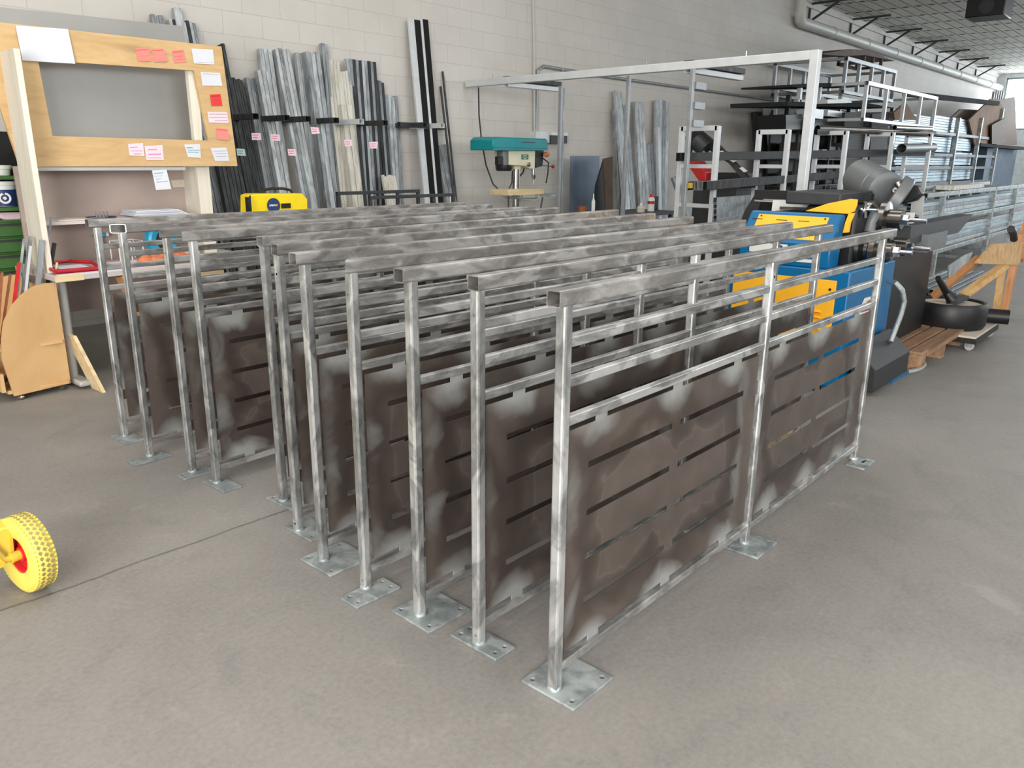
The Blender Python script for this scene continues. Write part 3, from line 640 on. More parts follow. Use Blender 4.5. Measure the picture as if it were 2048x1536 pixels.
# ------------------------------------------------------------------ steel leaning on the wall behind
RZ = 1.73
t = thing('wall_rack', (5.4, WY-.1, 1.6), 'black steel rack bar fixed to the wall with short forked arms', 'rack')
P(MB().bar((3.9, WY-.02, RZ), (6.75, WY-.02, RZ), .05, .035), 'rack_bar', 'dark', t)
for (u, wd, mt, dz_) in ((498, .13, 'dark', 0), (560, .07, 'dark', 0), (602, .17, 'dark', 0), (658, .09, 'dark', 0), (708, .07, 'alu', 0), (756, .07, 'dark', 0), (835, .05, 'darkframe', 0), (870, .12, 'alu', 0)):
    p = at(u, 248, y=6.62); P(MB().rtube((p.x, 6.5, RZ), (p.x, WY-.04, RZ), .06, .05, .004, .004), 'rack_arm', mt, t)
p = at(795, 250, y=6.72); P(MB().rtube((p.x, 6.70, RZ), (p.x+.42, 6.70, RZ), .05, .05, .004, .004), 'cross_arm', 'darkframe', t)

def lean(u0, u1, v, n, mat, label, ybase=6.45, ytop=WY-.04, depth=.05, jitter=2.2, shift=0.0, w=None, gap=.9, name='steel_bar', group=None, zf=0.002):
    """n bars side by side leaning on the wall; tops between u0 and u1 at height v"""
    a, b_ = at(u0, v, y=ytop), at(u1, v, y=ytop); step = (b_.x-a.x)/n
    ordn = ['leftmost', 'second from left', 'third from left', 'fourth from left', 'fifth from left', 'sixth from left', 'seventh from left', 'eighth from left', 'ninth from left', 'tenth from left']
    for k in range(n):
        lab = label if n == 1 else label+', '+('rightmost' if k == n-1 else ordn[k])
        x = a.x+step*(k+.5); zt = a.z+R.uniform(-1, 1)*jitter*.0045; ww = (w or step*gap)
        mm = mat[k % len(mat)] if isinstance(mat, (list, tuple)) else mat
        top = V((x, ytop-depth/2, zt)); bot = V((x+shift+R.uniform(-.006, .006), ybase-depth/2, depth*.17+zf))
        MB().rtube(bot, top, ww, depth, .002, .003, up=(0, -1, 0)).build(name, mm, label=lab, cat='steel bar', group=group or label)
lean(297, 321, 31, 5, 'galvd', 'grey steel strip in the short row showing above the metal sheet', 6.5)
lean(332, 385, 40, 8, ['galv', 'dark', 'galv', 'galvd'], 'striped grey steel strip in the taller row above the metal sheet', 6.45)
lean(341, 357, 15, 1, 'galv', 'single pale bar tip rising highest above the metal sheet', 6.6)
lean(431, 444, 90, 2, 'dark', 'thin dark bar peeping out behind the plywood frame corner', 6.5)
lean(455, 480, 158, 5, 'dark', 'black steel bar in the bundle right of the plywood frame', 6.55)
lean(424, 470, 300, 6, 'dark', 'black bar of the low dark bundle behind the plywood frame', 6.3, 6.6)
lean(486, 510, 158, 3, 'galvd', 'dull grey bar in the first grey bundle beside the black bars', 6.6)
lean(507, 532, 141, 3, 'galv', 'pale zinc bar in the front bundle left of the two tallest', 6.5, WY-.1, depth=.06)
lean(512, 538, 97, 3, 'galv', 'pale zinc bar, left bundle of the two tallest pairs', 6.7)
lean(544, 573, 99, 4, ['galv', 'galvd', 'galv', 'galv'], 'zinc bar in the bundle with the dark left edge', 6.5)
lean(586, 602, 107, 2, 'galv', 'narrow pale bar at the left of the broad middle bundle', 6.8)
lean(602, 630, 106, 3, ['galvd', 'galv', 'galvd'], 'broad zinc profile in the middle bundle of the wall row', 6.62, WY-.1, depth=.08)
lean(637, 649, 87, 2, 'galvd', 'thin grey bar standing tall between middle and cream bundles', 6.85)
lean(647, 673, 121, 4, 'cream', 'cream tinted profile in the tall cream bundle', 6.8)
lean(673, 696, 143, 4, 'cream', 'cream tinted profile in the shorter cream bundle', 6.8)
lean(696, 703, 145, 1, 'dark', 'dark bar edging the shorter cream bundle', 6.8)
lean(674, 696, 209, 2, 'cream', 'short wide cream profile in front of the cream bundles', 6.7, WY-.12, depth=.07)
lean(687, 746, 118, 10, ['galv', 'galvd', 'dark', 'galvd', 'dark'], 'narrow striped bar in the wide square-topped bundle', 6.9, jitter=.6)
lean(746, 762, 163, 3, ['dark', 'galvd', 'dark'], 'thin dark bar right of the wide square-topped bundle', 6.85)
lean(763, 790, 192, 4, ['galvd', 'galv', 'galv', 'galvd'], 'zinc bar in the last bundle before the bare wall', 6.92)
lean(761, 788, 352, 6, 'cream', 'short thin pale bar in the low bunch by the dark frames', 6.6, 6.85, depth=.03)
lean(866, 888, 290, 3, 'galvd', 'short grey bar beside the two tall white and black channels', 6.6)
# two tall box channels, white face and black side
for (u0, ua, u1, lb) in ((813, 824, 836, 'left of the two'), (836.5, 841, 852, 'right of the two')):
    a, m_, b_ = at(u0, 38, y=WY-.04), at(ua, 38, y=WY-.04), at(u1, 38, y=WY-.04)
    t = thing('tall_channel', (a.x, 6.5, 0), 'very tall channel with white face and black side on wall, '+lb, 'channel', 'tall channels on the wall')
    for (xa, xb, mt, nm) in ((a.x, m_.x, 'alu', 'white_face'), (m_.x+.001, b_.x, 'hole', 'black_side')):
        xm = (xa+xb)/2; P(MB().rtube((xm, 6.7, .02), (xm, WY-.06, a.z), xb-xa, .03, .003, .003, up=(0, -1, 0)), nm, mt, t)
# thin rods
for (u, v, u2, lb) in ((885, 143, 913, 'longer'), (881, 173, 908, 'shorter')):
    a = at(u, v, y=WY-.03); b_ = at(u2, 402, y=6.8); d = (b_-a); s = (.01-a.z)/d.z
    MB().cyl(a, a+d*s, .013, n=8).build('thin_rod', 'darkframe', label='thin dark rod leaning on bare wall, the '+lb+' of two', cat='rod', group='thin rods on the wall')
a = at(905, 360, y=6.5); MB().lathe([(0, 0), (.034, 0), (.030, .6), (.014, .98), (.004, 1.02), (0, 1.02)], (a.x, 6.5, 0), (0, .03, 1), 16).build('white_tube', 'white', label='white cone-tipped tube standing beside the short grey bars', cat='tube')
# right-hand group by the drill press
lean(1222, 1230, 218, 1, 'galvd', 'slim grey bar at the left edge of the group right of the drill', 6.75)
lean(1225, 1238, 182, 2, 'galv', 'tallest zinc bar left in the group right of the drill', 6.65)
lean(1240, 1251, 210, 2, 'galvd', 'slim zinc bar between the tallest bar and the leg', 6.68)
lean(1264, 1282, 204, 3, 'galv', 'zinc bar just right of the grey post, behind the drill group', 6.72)
lean(1284, 1306, 288, 4, 'galvd', 'short zinc bar in the low middle of the right group', 6.8)
lean(1307, 1333, 200, 4, ['galv', 'galv', 'galvd', 'galv'], 'pale zinc bar at the right end of the right group', 6.88)
lean(1310, 1316, 254, 1, 'alu', 'bright narrow bar in front of the right group', 6.78, WY-.1)
lean(1340, 1354, 355, 2, 'galvd', 'short tilted strip beside the first white rack frame', 6.2, 6.6, shift=.3)
for (u0, u1, v, lb) in ((1501, 1512, 224, 'dark'), (1524, 1538, 208, 'cream'), (1541, 1552, 212, 'cream'), (1512, 1522, 256, 'black')):
    lean(u0, u1, v, 1, {'dark': 'dark', 'cream': 'cream', 'black': 'hole'}[lb], lb+' tall profile on the wall, '+{1501: 'leftmost behind the second white rack frame', 1524: 'left of the light pair', 1541: 'right of the light pair', 1512: 'short one before the light pair'}[u0], 6.6, depth=.12)

# coloured paper tags stuck on the bundles
tags = [((503, 266), (521, 266), (523, 280), (504, 280), 'pink tag on the dull grey bundle, leftmost of the pink tags', 'lilac'), ((541, 268), (559, 269), (561, 282), (543, 281), 'pink tag on the zinc bundle with two lines', 'lilac'),
 ((575, 298), (591, 298), (593, 312), (577, 311), 'pink tag hanging lowest near the middle bundle', 'lilac'), ((621, 254), (637, 255), (640, 267), (624, 268), 'pink tag placed highest on the broad middle bundle', 'lilac'),
 ((688, 280), (703, 279), (704, 292), (690, 293), 'pink tag on the cream bundle', 'lilac'), ((738, 284), (756, 283), (754, 297), (740, 297), 'pink tag on the wide square-topped bundle', 'lilac'), ((473, 297), (489, 298), (492, 312), (475, 311), 'pale teal tag on the black bundle by the plywood frame', 'tealnote')]
for (a, b_, c, d, lb, mt) in tags:
    note([a, b_, c, d], 6.30 if a[0] in (621,) else 6.42, mt, lb, [(.3, .1, .75, .004), (.65, .1, .65, .004)], 'magenta' if mt == 'lilac' else 'cyan', cat='tag', group='tags on the steel bundles')

# ------------------------------------------------------------------ between railings and wall
# yellow welding machine on a trolley
t = thing('welding_machine', (3.55, 5.6, .80), 'yellow portable welding machine with a dark handle behind the farthest railing', 'welder')
f0 = quadpts([(503, 391), (512, 388), (604, 387), (615, 398), (616, 470), (503, 470)], y=5.45)
P(MB().prism(f0, (0, .16, 0)), 'shell', 'yellowweld', t, bevel=.006)
a_, b_ = at(497, 392, y=5.45), at(506, 470, y=5.45)
P(MB().box((a_.x+.01, 5.46, b_.z), (b_.x+.005, 5.52, a_.z-.01)), 'front_panel', 'black', t)
h = [at(u, v, y=5.58) for u, v in ((520, 387), (526, 380), (545, 377), (565, 377), (580, 380), (585, 387))]
P(MB().tube(h, .011, 8), 'handle', 'black', t)
c = at(547, 411, y=5.446); lb = P(MB().lathe([(0, 0), (.056, 0), (.056, .003), (0, .003)], c, (0, -1, 0), 24), 'oval_emblem', 'navy', t); lb.scale = (1, 1, 1)
for k in range(6): P(MB().box((c.x-.036+k*.012, c.y-.005, c.z-.006+.004*(k % 2)), (c.x-.028+k*.012, c.y-.003, c.z+.008)), 'emblem_letter', 'white' if k < 4 else 'yellowweld', lb)
a_, b_ = at(562, 407, y=5.446), at(581, 416, y=5.446); P(MB().box(a_, (b_.x, 5.44, b_.z)), 'vent_slot', 'black', t)
for k in range(3): P(MB().tube([at(500, 392, y=5.42), at(497+k*2, 405, y=5.38), at(503, 430, y=5.4)], .006, 6), 'cable', 'black', t)
zb = b_.z; z0 = f0[4].z
t = thing('welder_trolley', (3.55, 5.6, 0), 'dark metal trolley carrying the yellow welding machine', 'trolley')
P(MB().box((3.25, 5.35, z0-.03), (3.95, 5.78, z0)), 'shelf', 'darkframe', t)
for x in (3.28, 3.92):
    for y in (5.38, 5.75): P(MB().rtube((x, y, .08), (x, y, z0-.03), .03, .03), 'leg', 'darkframe', t); P(MB().cyl((x-.015, y, .04), (x+.015, y, .04), .039, n=16), 'wheel', 'black', t)

# two dark tube frames on edge
for (u0, v0, u1, v1, y, lb) in ((673, 388, 838, 381, 6.05, 'farther left'), (738, 396, 908, 389, 5.8, 'nearer right')):
    a = at(u0, v0, y=y); b_ = at(u1, v1, y=y); z_ = (a.z+b_.z)/2
    t = thing('tube_stand', ((a.x+b_.x)/2, y, 0), 'dark square tube frame standing before the steel bundles, the '+lb+' one', 'frame', 'dark tube frames')
    P(MB().rtube((a.x, y, z_), (b_.x, y, z_), .03, .03), 'top_bar', 'darkframe', t)
    P(MB().rtube((a.x, y, .03), (b_.x, y, .03), .03, .03), 'bottom_bar', 'darkframe', t)
    for x in (a.x+.015, b_.x-.015, b_.x-.28): P(MB().rtube((x, y, .045), (x, y, z_-.015), .03, .03), 'upright', 'darkframe', t)

# pale disc leaning on the wall
c = at(971, 432, y=6.9); MB().lathe([(0, 0), (.36, 0), (.365, .006), (.36, .012), (0, .012)], (c.x, 6.9, .37), (0, -1, .12), 48).build('round_disc', 'glass', label='large pale green round disc leaning on the wall left of the drill press', cat='disc')

# pillar drill
DY = 6.3
def dq(px, y=DY): return quadpts(px, y=y)
t = thing('pillar_drill', (7.25, 6.4, 0), 'pillar drill press with a teal belt cover and beige head', 'drill press')
tc_ = dq([(986, 280), (994, 277), (1072, 277), (1096, 279), (1096, 300), (1092, 299), (987, 298)], DY-.06)
a_, b_ = tc_[0], tc_[4]
P(MB().prism([(a_.x, DY-.06, a_.z-.11), (a_.x, DY-.06, a_.z), (a_.x+.05, DY-.06, a_.z+.035), (b_.x-.04, DY-.06, a_.z+.035), (b_.x, DY-.06, a_.z+.01), (b_.x, DY-.06, a_.z-.10)], (0, .36, 0)), 'belt_cover', 'teal', t, bevel=.012)
cz = a_.z
for k in range(9): x = at(1044+k*3, 290, y=DY-.06).x; P(MB().box((x, DY-.065, cz-.02), (x+.012, DY-.06, cz-.008)), 'cover_lettering', 'ink', t)
P(MB().box((a_.x, DY-.068, cz-.075), (b_.x, DY-.06, cz-.068)), 'cover_rib', 'teal', t)
hd = dq([(1019, 300), (1071, 300), (1070, 339), (1059, 337), (1050, 332), (1033, 331), (1019, 330)])
P(MB().prism(hd, (0, .24, 0)), 'head_casting', 'beige', t, bevel=.008)
sw = dq([(1071, 300), (1088, 299), (1085, 332), (1071, 336)], DY+.01); P(MB().prism(sw, (0, .2, 0)), 'front_switch_panel', 'black', t)
lb = P(MB().prism(dq([(1043, 309), (1057, 309), (1057, 319), (1043, 319)], DY-.003), (0, .002, 0)), 'rating_plate', simple('rating_plate_green', (30, 110, 78)), t)
for k, (u0, u1) in enumerate(((1046, 1054), (1045, 1055), (1047, 1053))): P(MB().prism(dq([(u0, 311+k*2.6), (u1, 311+k*2.6), (u1, 312+k*2.6), (u0, 312+k*2.6)], DY-.006), (0, .002, 0)), 'plate_text', 'white', lb)
mc = dq([(1008, 302), (1008, 342)], DY+.1)
P(MB().lathe([(0, 0), (.085, 0), (.10, .03), (.10, .07)], (mc[0].x, DY+.1, mc[1].z), (0, 0, 1), 28), 'motor_bell', 'black', t)
P(MB().cyl((mc[0].x, DY+.1, mc[1].z+.07), (mc[0].x, DY+.1, mc[0].z), .085, n=28), 'motor', 'motor', t)
b2 = at(995, 321, y=DY+.05); P(MB().box((b2.x-.035, DY, b2.z-.05), (b2.x+.04, DY+.06, b2.z+.045)), 'terminal_box', 'black', t, bevel=.006)
cx = at(1032, 350, y=DY+.12).x
P(MB().cyl((cx, DY+.12, .0), (cx, DY+.12, mc[0].z), .048, n=28), 'column', 'chrome', t)
P(MB().cyl((cx, DY+.12, hd[6].z-.05), (cx, DY+.12, hd[6].z+.05), .065, n=24), 'column_clamp', 'beige', t)
P(MB().box((cx-.22, DY-.15, 0), (cx+.22, DY+.3, .05)), 'base', 'beige', t, bevel=.01)
s0 = at(1067, 338, y=DY+.05)
P(MB().lathe([(.03, 0), (.03, -.05), (.022, -.052), (.022, -.085), (.027, -.087), (.027, -.12), (.008, -.145), (.004, -.15), (.004, -.21)], (s0.x, DY+.05, s0.z+.02), (0, 0, 1), 20), 'chuck', 'chrome', t)
k0 = at(1056, 329, y=DY-.01); P(MB().lathe([(0, 0), (.026, 0), (.026, .02), (.014, .026), (0, .03)], k0, (0, -1, 0), 20), 'feed_hub', 'chrome', t)
k1 = at(1106, 333, y=DY); P(MB().tube([at(1086, 331, y=DY+.05), k1], .006, 8), 'feed_lever', 'chrome', t); P(MB().lathe([(0, -.024), (.017, -.017), (.024, 0), (.017, .017), (0, .024)], k1, (1, 0, 0), 16), 'lever_knob', 'redp', t)
k2 = at(1089, 309, y=DY); P(MB().lathe([(0, 0), (.03, 0), (.03, .05), (.015, .06), (0, .06)], k2, (.4, -1, .1), 16), 'stop_button', 'orange', t)
P(MB().tube([at(1085, 316, y=DY), at(1097, 325, y=DY-.02), at(1096, 345, y=DY-.02), at(1092, 366, y=DY)], .008, 8), 'flex_hose', 'black', t)
P(MB().tube([at(1050, 332, y=DY+.1), at(1046, 345, y=DY+.1), at(1040, 352, y=DY+.1)], .009, 8), 'cable_loop', 'black', t)
tb = at(1030, 393, y=DY-.1)
P(MB().prism(dq([(1030, 393), (1077, 393), (1070, 402), (1040, 399)], DY), (0, .22, 0)), 'table', 'beige', t)
P(MB().box((at(1028, 395, y=DY).x, DY-.1, at(1028, 396, y=DY).z), (at(1112, 395, y=DY).x, DY+.02, at(1028, 390, y=DY).z)), 'table_fence', 'plate', t)
w0 = dq([(1016, 379), (1088, 378), (1088, 390), (1016, 391)], DY-.1)
MB().prism(w0, (0, .28, 0)).build('wood_block', 'pale', label='pale wooden board lying on the drill press table', cat='board', bevel=.003)
for (u0, u1, l_) in ((1017, 1018, 'left'), (1086, 1082, 'right')):
    P(MB().tube([at(u0, 391, y=DY-.09), at(u1-1 if u0 < 1050 else u1, 412, y=DY-.09), at(u1, 440, y=DY-.09)], .010, 6), 'table_strut', 'darkframe', t)
MB().tube([at(957, 175, y=6.9), at(958, 230, y=6.85), at(963, 280, y=6.8), at(972, 330, y=6.7), at(986, 368, y=6.6), at(1002, 384, y=6.5), at(1018, 378, y=6.45), at(1024, 365, y=6.42), at(1025, 342, y=6.4)], .009, 8).build('power_cable', 'darkframe', label='dark cable drooping from the overhead beam end to the drill press motor', cat='cable')

# overhead square-tube frame (hoist rail) from the wall to the tall corner leg
def bz(u, v, z): return at(u, v, z=z)
GZ = 2.24
W0, W1 = bz(935, 168, GZ), bz(1632, 110, GZ); W0.y = min(W0.y, WY-.02)
t = thing('overhead_frame', (7.4, 5.0, 0), 'pale square-tube overhead frame reaching from the wall to a tall corner leg', 'frame')
P(MB().rtube(W0, W1, .07, .075, .004, .006), 'main_beam', 'alu', t)
legz = lambda u, v, x: at(u, v, x=x)
P(MB().rtube((W1.x, W1.y, .0), (W1.x, W1.y, GZ+.038), .075, .075, .004, .006), 'corner_leg', 'alu', t)
for (ua, va, ub, vb, mt, nm) in ((1012, 163, 1117, 174, 'dark', 'cross_channel'), (1376, 133, 1481, 150, 'dark', 'cross_channel')):
    a, b_ = bz(ua, va, GZ-.01), bz(ub, vb, GZ-.01); d = (b_-a).normalized()
    P(MB().rtube(a+V((0, 0, .03)), a+V((0, 0, .03))+d*min((b_-a).length, 1.3), .10, .05, .004, .004), nm, mt, t)
    P(MB().rtube(a+V((0, 0, -.03)), a+V((0, 0, -.03))+d*min((b_-a).length, 1.2), .07, .05, .004, .004), 'cross_tube', 'alu', t)
for (u, v, z_) in ((1122, 172, GZ), (1258, 150, GZ), (1386, 138, GZ)):
    p = bz(u, v, GZ-.05)
    if u == 1258: p = at(1258, 152, x=W0.x+.35)
    P(MB().rtube((p.x, p.y, 0), (p.x, p.y, p.z), .04, .04, .003, .005), 'post', 'alu2', t)
p = bz(1122, 172, GZ-.05)
P(MB().rtube((p.x+.07, p.y+.02, 0), (p.x+.07, p.y+.02, p.z-.02), .03, .03, .003, .004), 'cable_duct', 'galvd', t)
for k in range(4):
    s = k/4+.1; q_ = W0.lerp(W1, s); P(MB().cyl((q_.x, q_.y, q_.z+.03), (q_.x, q_.y, q_.z+.08), .006, n=8), 'eye_bolt', 'chrome', t)
p = bz(1386, 138, GZ-.05)
for k, v in enumerate((170, 210, 246)):
    zz = at(1390, v, x=p.x).z; P(MB().box((p.x+.03, p.y-.03, zz-.03), (p.x+.22, p.y+.03, zz+.03)), 'side_lug', 'alu2', t)

# dark sheet, boards and small things near the wall
def grounded(q, k0):
    return [V((p.x, p.y, .001)) if i in k0 else p for i, p in enumerate(q)]
P(MB().prism(grounded(quadpts([(1141, 312), (1199, 312), (1199, 470), (1141, 470)], y=6.8), (2, 3)), (0, .006, 0)), 'blued_sheet', 'bluesheet', None, label='dark bluish steel sheet standing upright right of the drill press', cat='metal sheet')
P(MB().prism(grounded(quadpts([(1207, 318), (1226, 313), (1228, 470), (1218, 470)], y=6.5), (2, 3)), (0, .02, 0)), 'brown_board', 'brown', None, label='dark brown board leaning between blued sheet and steel bars', cat='board')
P(MB().prism(grounded(quadpts([(1192, 372), (1208, 318), (1216, 318), (1222, 470), (1184, 470)], y=6.6), (3, 4)), (0, .02, 0)), 'black_board', 'black', None, label='black board leaning behind the dark brown board', cat='board')
# small workbench behind the railings carrying bottles and cans
bt = at(1200, 428, y=5.6).z
t = thing('side_bench', (6.9, 5.7, 0), 'low dark workbench behind the railings carrying bottles and a rusty pot', 'bench')
x0, x1 = at(1130, 425, y=5.5).x, at(1325, 432, y=5.5).x
P(MB().box((x0, 5.3, bt-.04), (x1, 5.9, bt)), 'bench_top', 'darkframe', t)
for x in (x0+.05, x1-.05):
    for y in (5.35, 5.85): P(MB().rtube((x, y, 0), (x, y, bt-.04), .05, .05), 'leg', 'darkframe', t)
c = at(1164, 425, y=5.6); MB().lathe([(0, 0), (.045, 0), (.062, .10), (.058, .10), (.042, .008), (0, .008)], (c.x, 5.6, bt), (0, 0, 1), 20).build('rusty_pot', 'rust', label='small rusty pot on the low bench by the blued sheet', cat='pot')
c = at(1186, 425, y=5.6); MB().lathe([(0, 0), (.022, 0), (.022, .15), (.008, .19), (.006, .24), (0, .24)], (c.x, 5.6, bt), (0, 0, 1), 16).build('sealant_tube', 'white', label='white sealant tube standing beside the rusty pot', cat='tube')
c = at(1152, 428, y=5.4); MB().lathe([(0, 0), (.09, 0), (.085, .02), (.03, .03), (0, .03)], (c.x, 5.45, bt), (0, 0, 1), 20).build('red_dish', 'redp', label='flat red dish on the low bench at its left end', cat='dish')
c = at(1301, 428, y=5.5); t = thing('spray_bottle', (c.x, 5.5, bt), 'red and white bottle with a red cap on the low bench', 'bottle')
P(MB().lathe([(0, 0), (.044, 0), (.044, .15), (.034, .17), (0, .17)], (c.x, 5.5, bt), (0, 0, 1), 20), 'bottle_body', 'white', t); P(MB().lathe([(.045, .09), (.0465, .09), (.0465, .125), (.045, .125)], (c.x, 5.5, bt), (0, 0, 1), 20), 'red_band', 'redp', t)
P(MB().lathe([(0, .17), (.022, .17), (.020, .20), (.010, .215), (0, .215)], (c.x, 5.5, bt), (0, 0, 1), 16), 'cap', 'red', t)
c = at(1308, 428, y=5.62); MB().lathe([(0, 0), (.035, 0), (.035, .16), (.03, .17), (0, .17)], (c.x+.03, 5.62, bt), (0, 0, 1), 18).build('dark_can', 'darkframe', label='dark can close behind the red banded bottle', cat='can')
c = at(1281, 430, y=5.45); t = thing('plastic_jar', (c.x, 5.45, bt), 'clear white jar with a white cap left of the red banded bottle', 'jar')
P(MB().lathe([(0, 0), (.05, 0), (.05, .06), (.03, .08), (0, .08)], (c.x, 5.45, bt), (0, 0, 1), 20), 'jar_body', 'papergrey', t); P(MB().lathe([(0, .08), (.014, .08), (.014, .105), (.008, .115), (0, .115)], (c.x, 5.45, bt), (0, 0, 1), 16), 'cap', 'white', t)

# ------------------------------------------------------------------ ladder rack of rectangular frames with tubes across
fr = [(1362, 1441, 255, 7.3), (1516, 1582, 262, 8.4), (1632, 1698, 264, 9.55), (1733, 1791, 267, 10.8), (1812, 1867, 269, 12.1)]
t = thing('tube_rack', (9.6, 3.9, 0), 'long stock rack of white rectangular upright frames behind the machine', 'rack')
RF = []
for k, (u0, u1, v, X) in enumerate(fr):
    a, b_ = at(u0+3, v+2, x=X), at(u1-5, v+2, x=X); yb, ya = b_.y, a.y; z_ = (a.z+b_.z)/2; RF.append((X, ya, yb, z_))
    f = P(MB().rtube((X, ya, z_), (X, yb, z_), .05, .05), 'upright_frame', 'alu', t)
    for y in (ya, yb): P(MB().rtube((X, y, .0), (X, y, z_+.02), .05, .05, up=(0, 1, 0)), 'frame_post', 'alu', f)
    for zz in (1.38, 1.0+.02*k, .58): P(MB().rtube((X, ya-.02, zz-.045), (X, yb+.02, zz-.045), .04, .04), 'rung', 'alu', f)
P(MB().rtube((RF[0][0], (RF[0][1]+RF[0][2])/2, .20), (RF[4][0], (RF[4][1]+RF[4][2])/2, .20), .05, .05), 'tie_bar', 'alu2', t)
def line(u0, v0, X0, u1, v1, X1, w, h, mt, name, label, cat='tube', grp=None, rnd=False):
    a, b_ = at(u0, v0, x=X0), at(u1, v1, x=X1)
    mb = MB(); 
    if rnd: mb.cyl(a, b_, w/2, n=20, inner=w/2-.006)
    else: mb.rtube(a, b_, w, h, .004, .004)
    return mb.build(name, mt, label=label, cat=cat, group=grp)
line(1356, 314, 7.05, 1866, 303, 12.4, .05, .08, 'darkframe', 'square_tube', 'dark twin tube across the middle rungs, left open end showing', grp='tubes on the white rack')
line(1366, 314, 7.05, 1866, 305, 12.4, .05, .08, 'darkframe', 'square_tube', 'dark twin tube across the middle rungs, right of the pair', grp='tubes on the white rack')
for k, (u, mt, lb) in enumerate(((1375, 'dark', 'with yellow plug beside it'), (1391, 'galvd', 'narrow, second from left'), (1400, 'galvd', 'narrow, third from left'), (1410, 'dark', 'broad black, at the right'))):
    line(u, 372, 7.02, 1688+k*6, 350-k, 9.9, .045, .08, mt, 'square_tube', 'profile resting on the lower rungs of the first rack frame, '+lb, grp='tubes on the white rack')
p = at(1379, 372, x=7.0); MB().box((7.0, p.y-.02, p.z-.02), (7.03, p.y+.02, p.z+.03)).build('end_plug', 'yellowp', label='yellow plug in a tube end on the first rack frame', cat='plug')
line(1635, 257, 9.3, 1868, 268, 12.3, .075, .075, 'rollsteel', 'round_pipe', 'long round pipe lying on top of the white rack', rnd=True, grp='round pipes on the rack')
line(1789, 255, 10.7, 1862, 258, 12.3, .06, .06, 'rollsteel', 'round_pipe', 'shorter pipe on the rack top with dark open end', rnd=True, grp='round pipes on the rack')
line(1803, 297, 10.9, 1866, 295, 12.4, .12, .12, 'motor', 'round_pipe', 'thick short pipe on the middle rung at the rack far end', rnd=True, grp='round pipes on the rack')
line(1629, 264, 9.2, 1700, 262, 10.2, .07, .06, 'dark', 'square_tube', 'dark square tube under the round pipe on the rack top', grp='tubes on the white rack')
for k in range(5):
    a = at(1430, 402+k*11, x=7.25); b_ = at(1500, 396+k*9, x=8.5)
    MB().rtube(a, b_, .04, .07, .004, .004).build('flat_profile', 'galvd', label='grey profile low behind the first rack frame, '+['top', 'second', 'third', 'fourth', 'lowest'][k]+' of five', cat='profile', group='low profiles on the rack')

# band saw : tilted dark frame with a red guard
t = thing('band_saw', (8.2, 4.7, 0), 'black tilted band saw with a red guard seen through the first rack frame', 'band saw')
SX = 8.3
P(MB().prism(quadpts([(1368, 275), (1378, 264), (1404, 261), (1440, 290), (1498, 352), (1512, 375), (1496, 376), (1482, 352), (1462, 330), (1418, 300), (1396, 292), (1378, 296)], x=SX), (.12, .05, 0)), 'saw_bow', 'black', t, bevel=.01)
P(MB().prism(quadpts([(1436, 302), (1450, 302), (1500, 360), (1486, 360)], x=SX-.02), (.05, 0, 0)), 'blade_guard', 'darkframe', t)
P(MB().prism(quadpts([(1376, 322), (1394, 322), (1412, 344), (1412, 363), (1398, 363), (1376, 332)], x=SX-.1), (.18, 0, 0)), 'red_guard', 'red', t, bevel=.01)
P(MB().box(at(1412, 345, x=SX), at(1490, 362, x=SX)+V((.4, 0, 0))), 'bed', 'black', t)
P(MB().cyl(at(1392, 282, x=SX), at(1412, 300, x=SX), .09, n=20), 'motor', 'darkframe', t)
for (u0, v0, u1, v1) in ((1393, 296, 1412, 310), (1437, 303, 1452, 308), (1455, 318, 1470, 322), (1478, 336, 1492, 342)):
    P(MB().prism(quadpts([(u0, v0), (u0+7, v0-2), (u1+3, v1), (u1-4, v1+3)], x=SX-.04), (.01, 0, 0)), 'white_sticker', 'white', t)
P(MB().tube([at(1384, 292, x=SX), at(1379, 310, x=SX), at(1384, 322, x=SX)], .02, 8), 'hose', 'black', t)
P(MB().box((SX-.2, at(1490, 370, x=SX).y, 0), (SX+.5, at(1405, 370, x=SX).y, at(1412, 362, x=SX).z)), 'stand', 'darkframe', t)

# ------------------------------------------------------------------ profile bending machine (blue and amber)
MX, MY = 4.80, 1.57
p0 = at(1702, 544, x=MX); MY = p0.y; MZ = p0.z; ML = at(1475, 546, x=MX).y
t = thing('bending_machine', (5.3, 1.9, 0), 'blue and amber ring bending machine with steel rolls beside the railings', 'machine')
P(MB().box((MX, MY, .05), (MX+.85, ML+.05, MZ)), 'base_cabinet', 'blue', t, bevel=.01)
ya = at(1674, 567, x=MX).y
dp = P(MB().box((MX-.012, ya, .33), (MX, ML+.02, MZ-.06)), 'access_door', 'yellow', t, bevel=.002)
for (u, v) in ((1660, 579), (1490, 556)): p = at(u, v, x=MX-.012); P(MB().cyl((MX-.016, p.y, p.z), (MX-.012, p.y, p.z), .008, n=12), 'screw', 'black', dp)
for k in range(4):
    for s0 in range(2):
        y = ya+.07+s0*.38; z_ = .52-k*.035; P(MB().prism([(MX-.013, y, z_), (MX-.03, y+.005, z_-.010), (MX-.013, y, z_-.02)], (0, .07, 0)), 'louvre', 'yellow', dp)
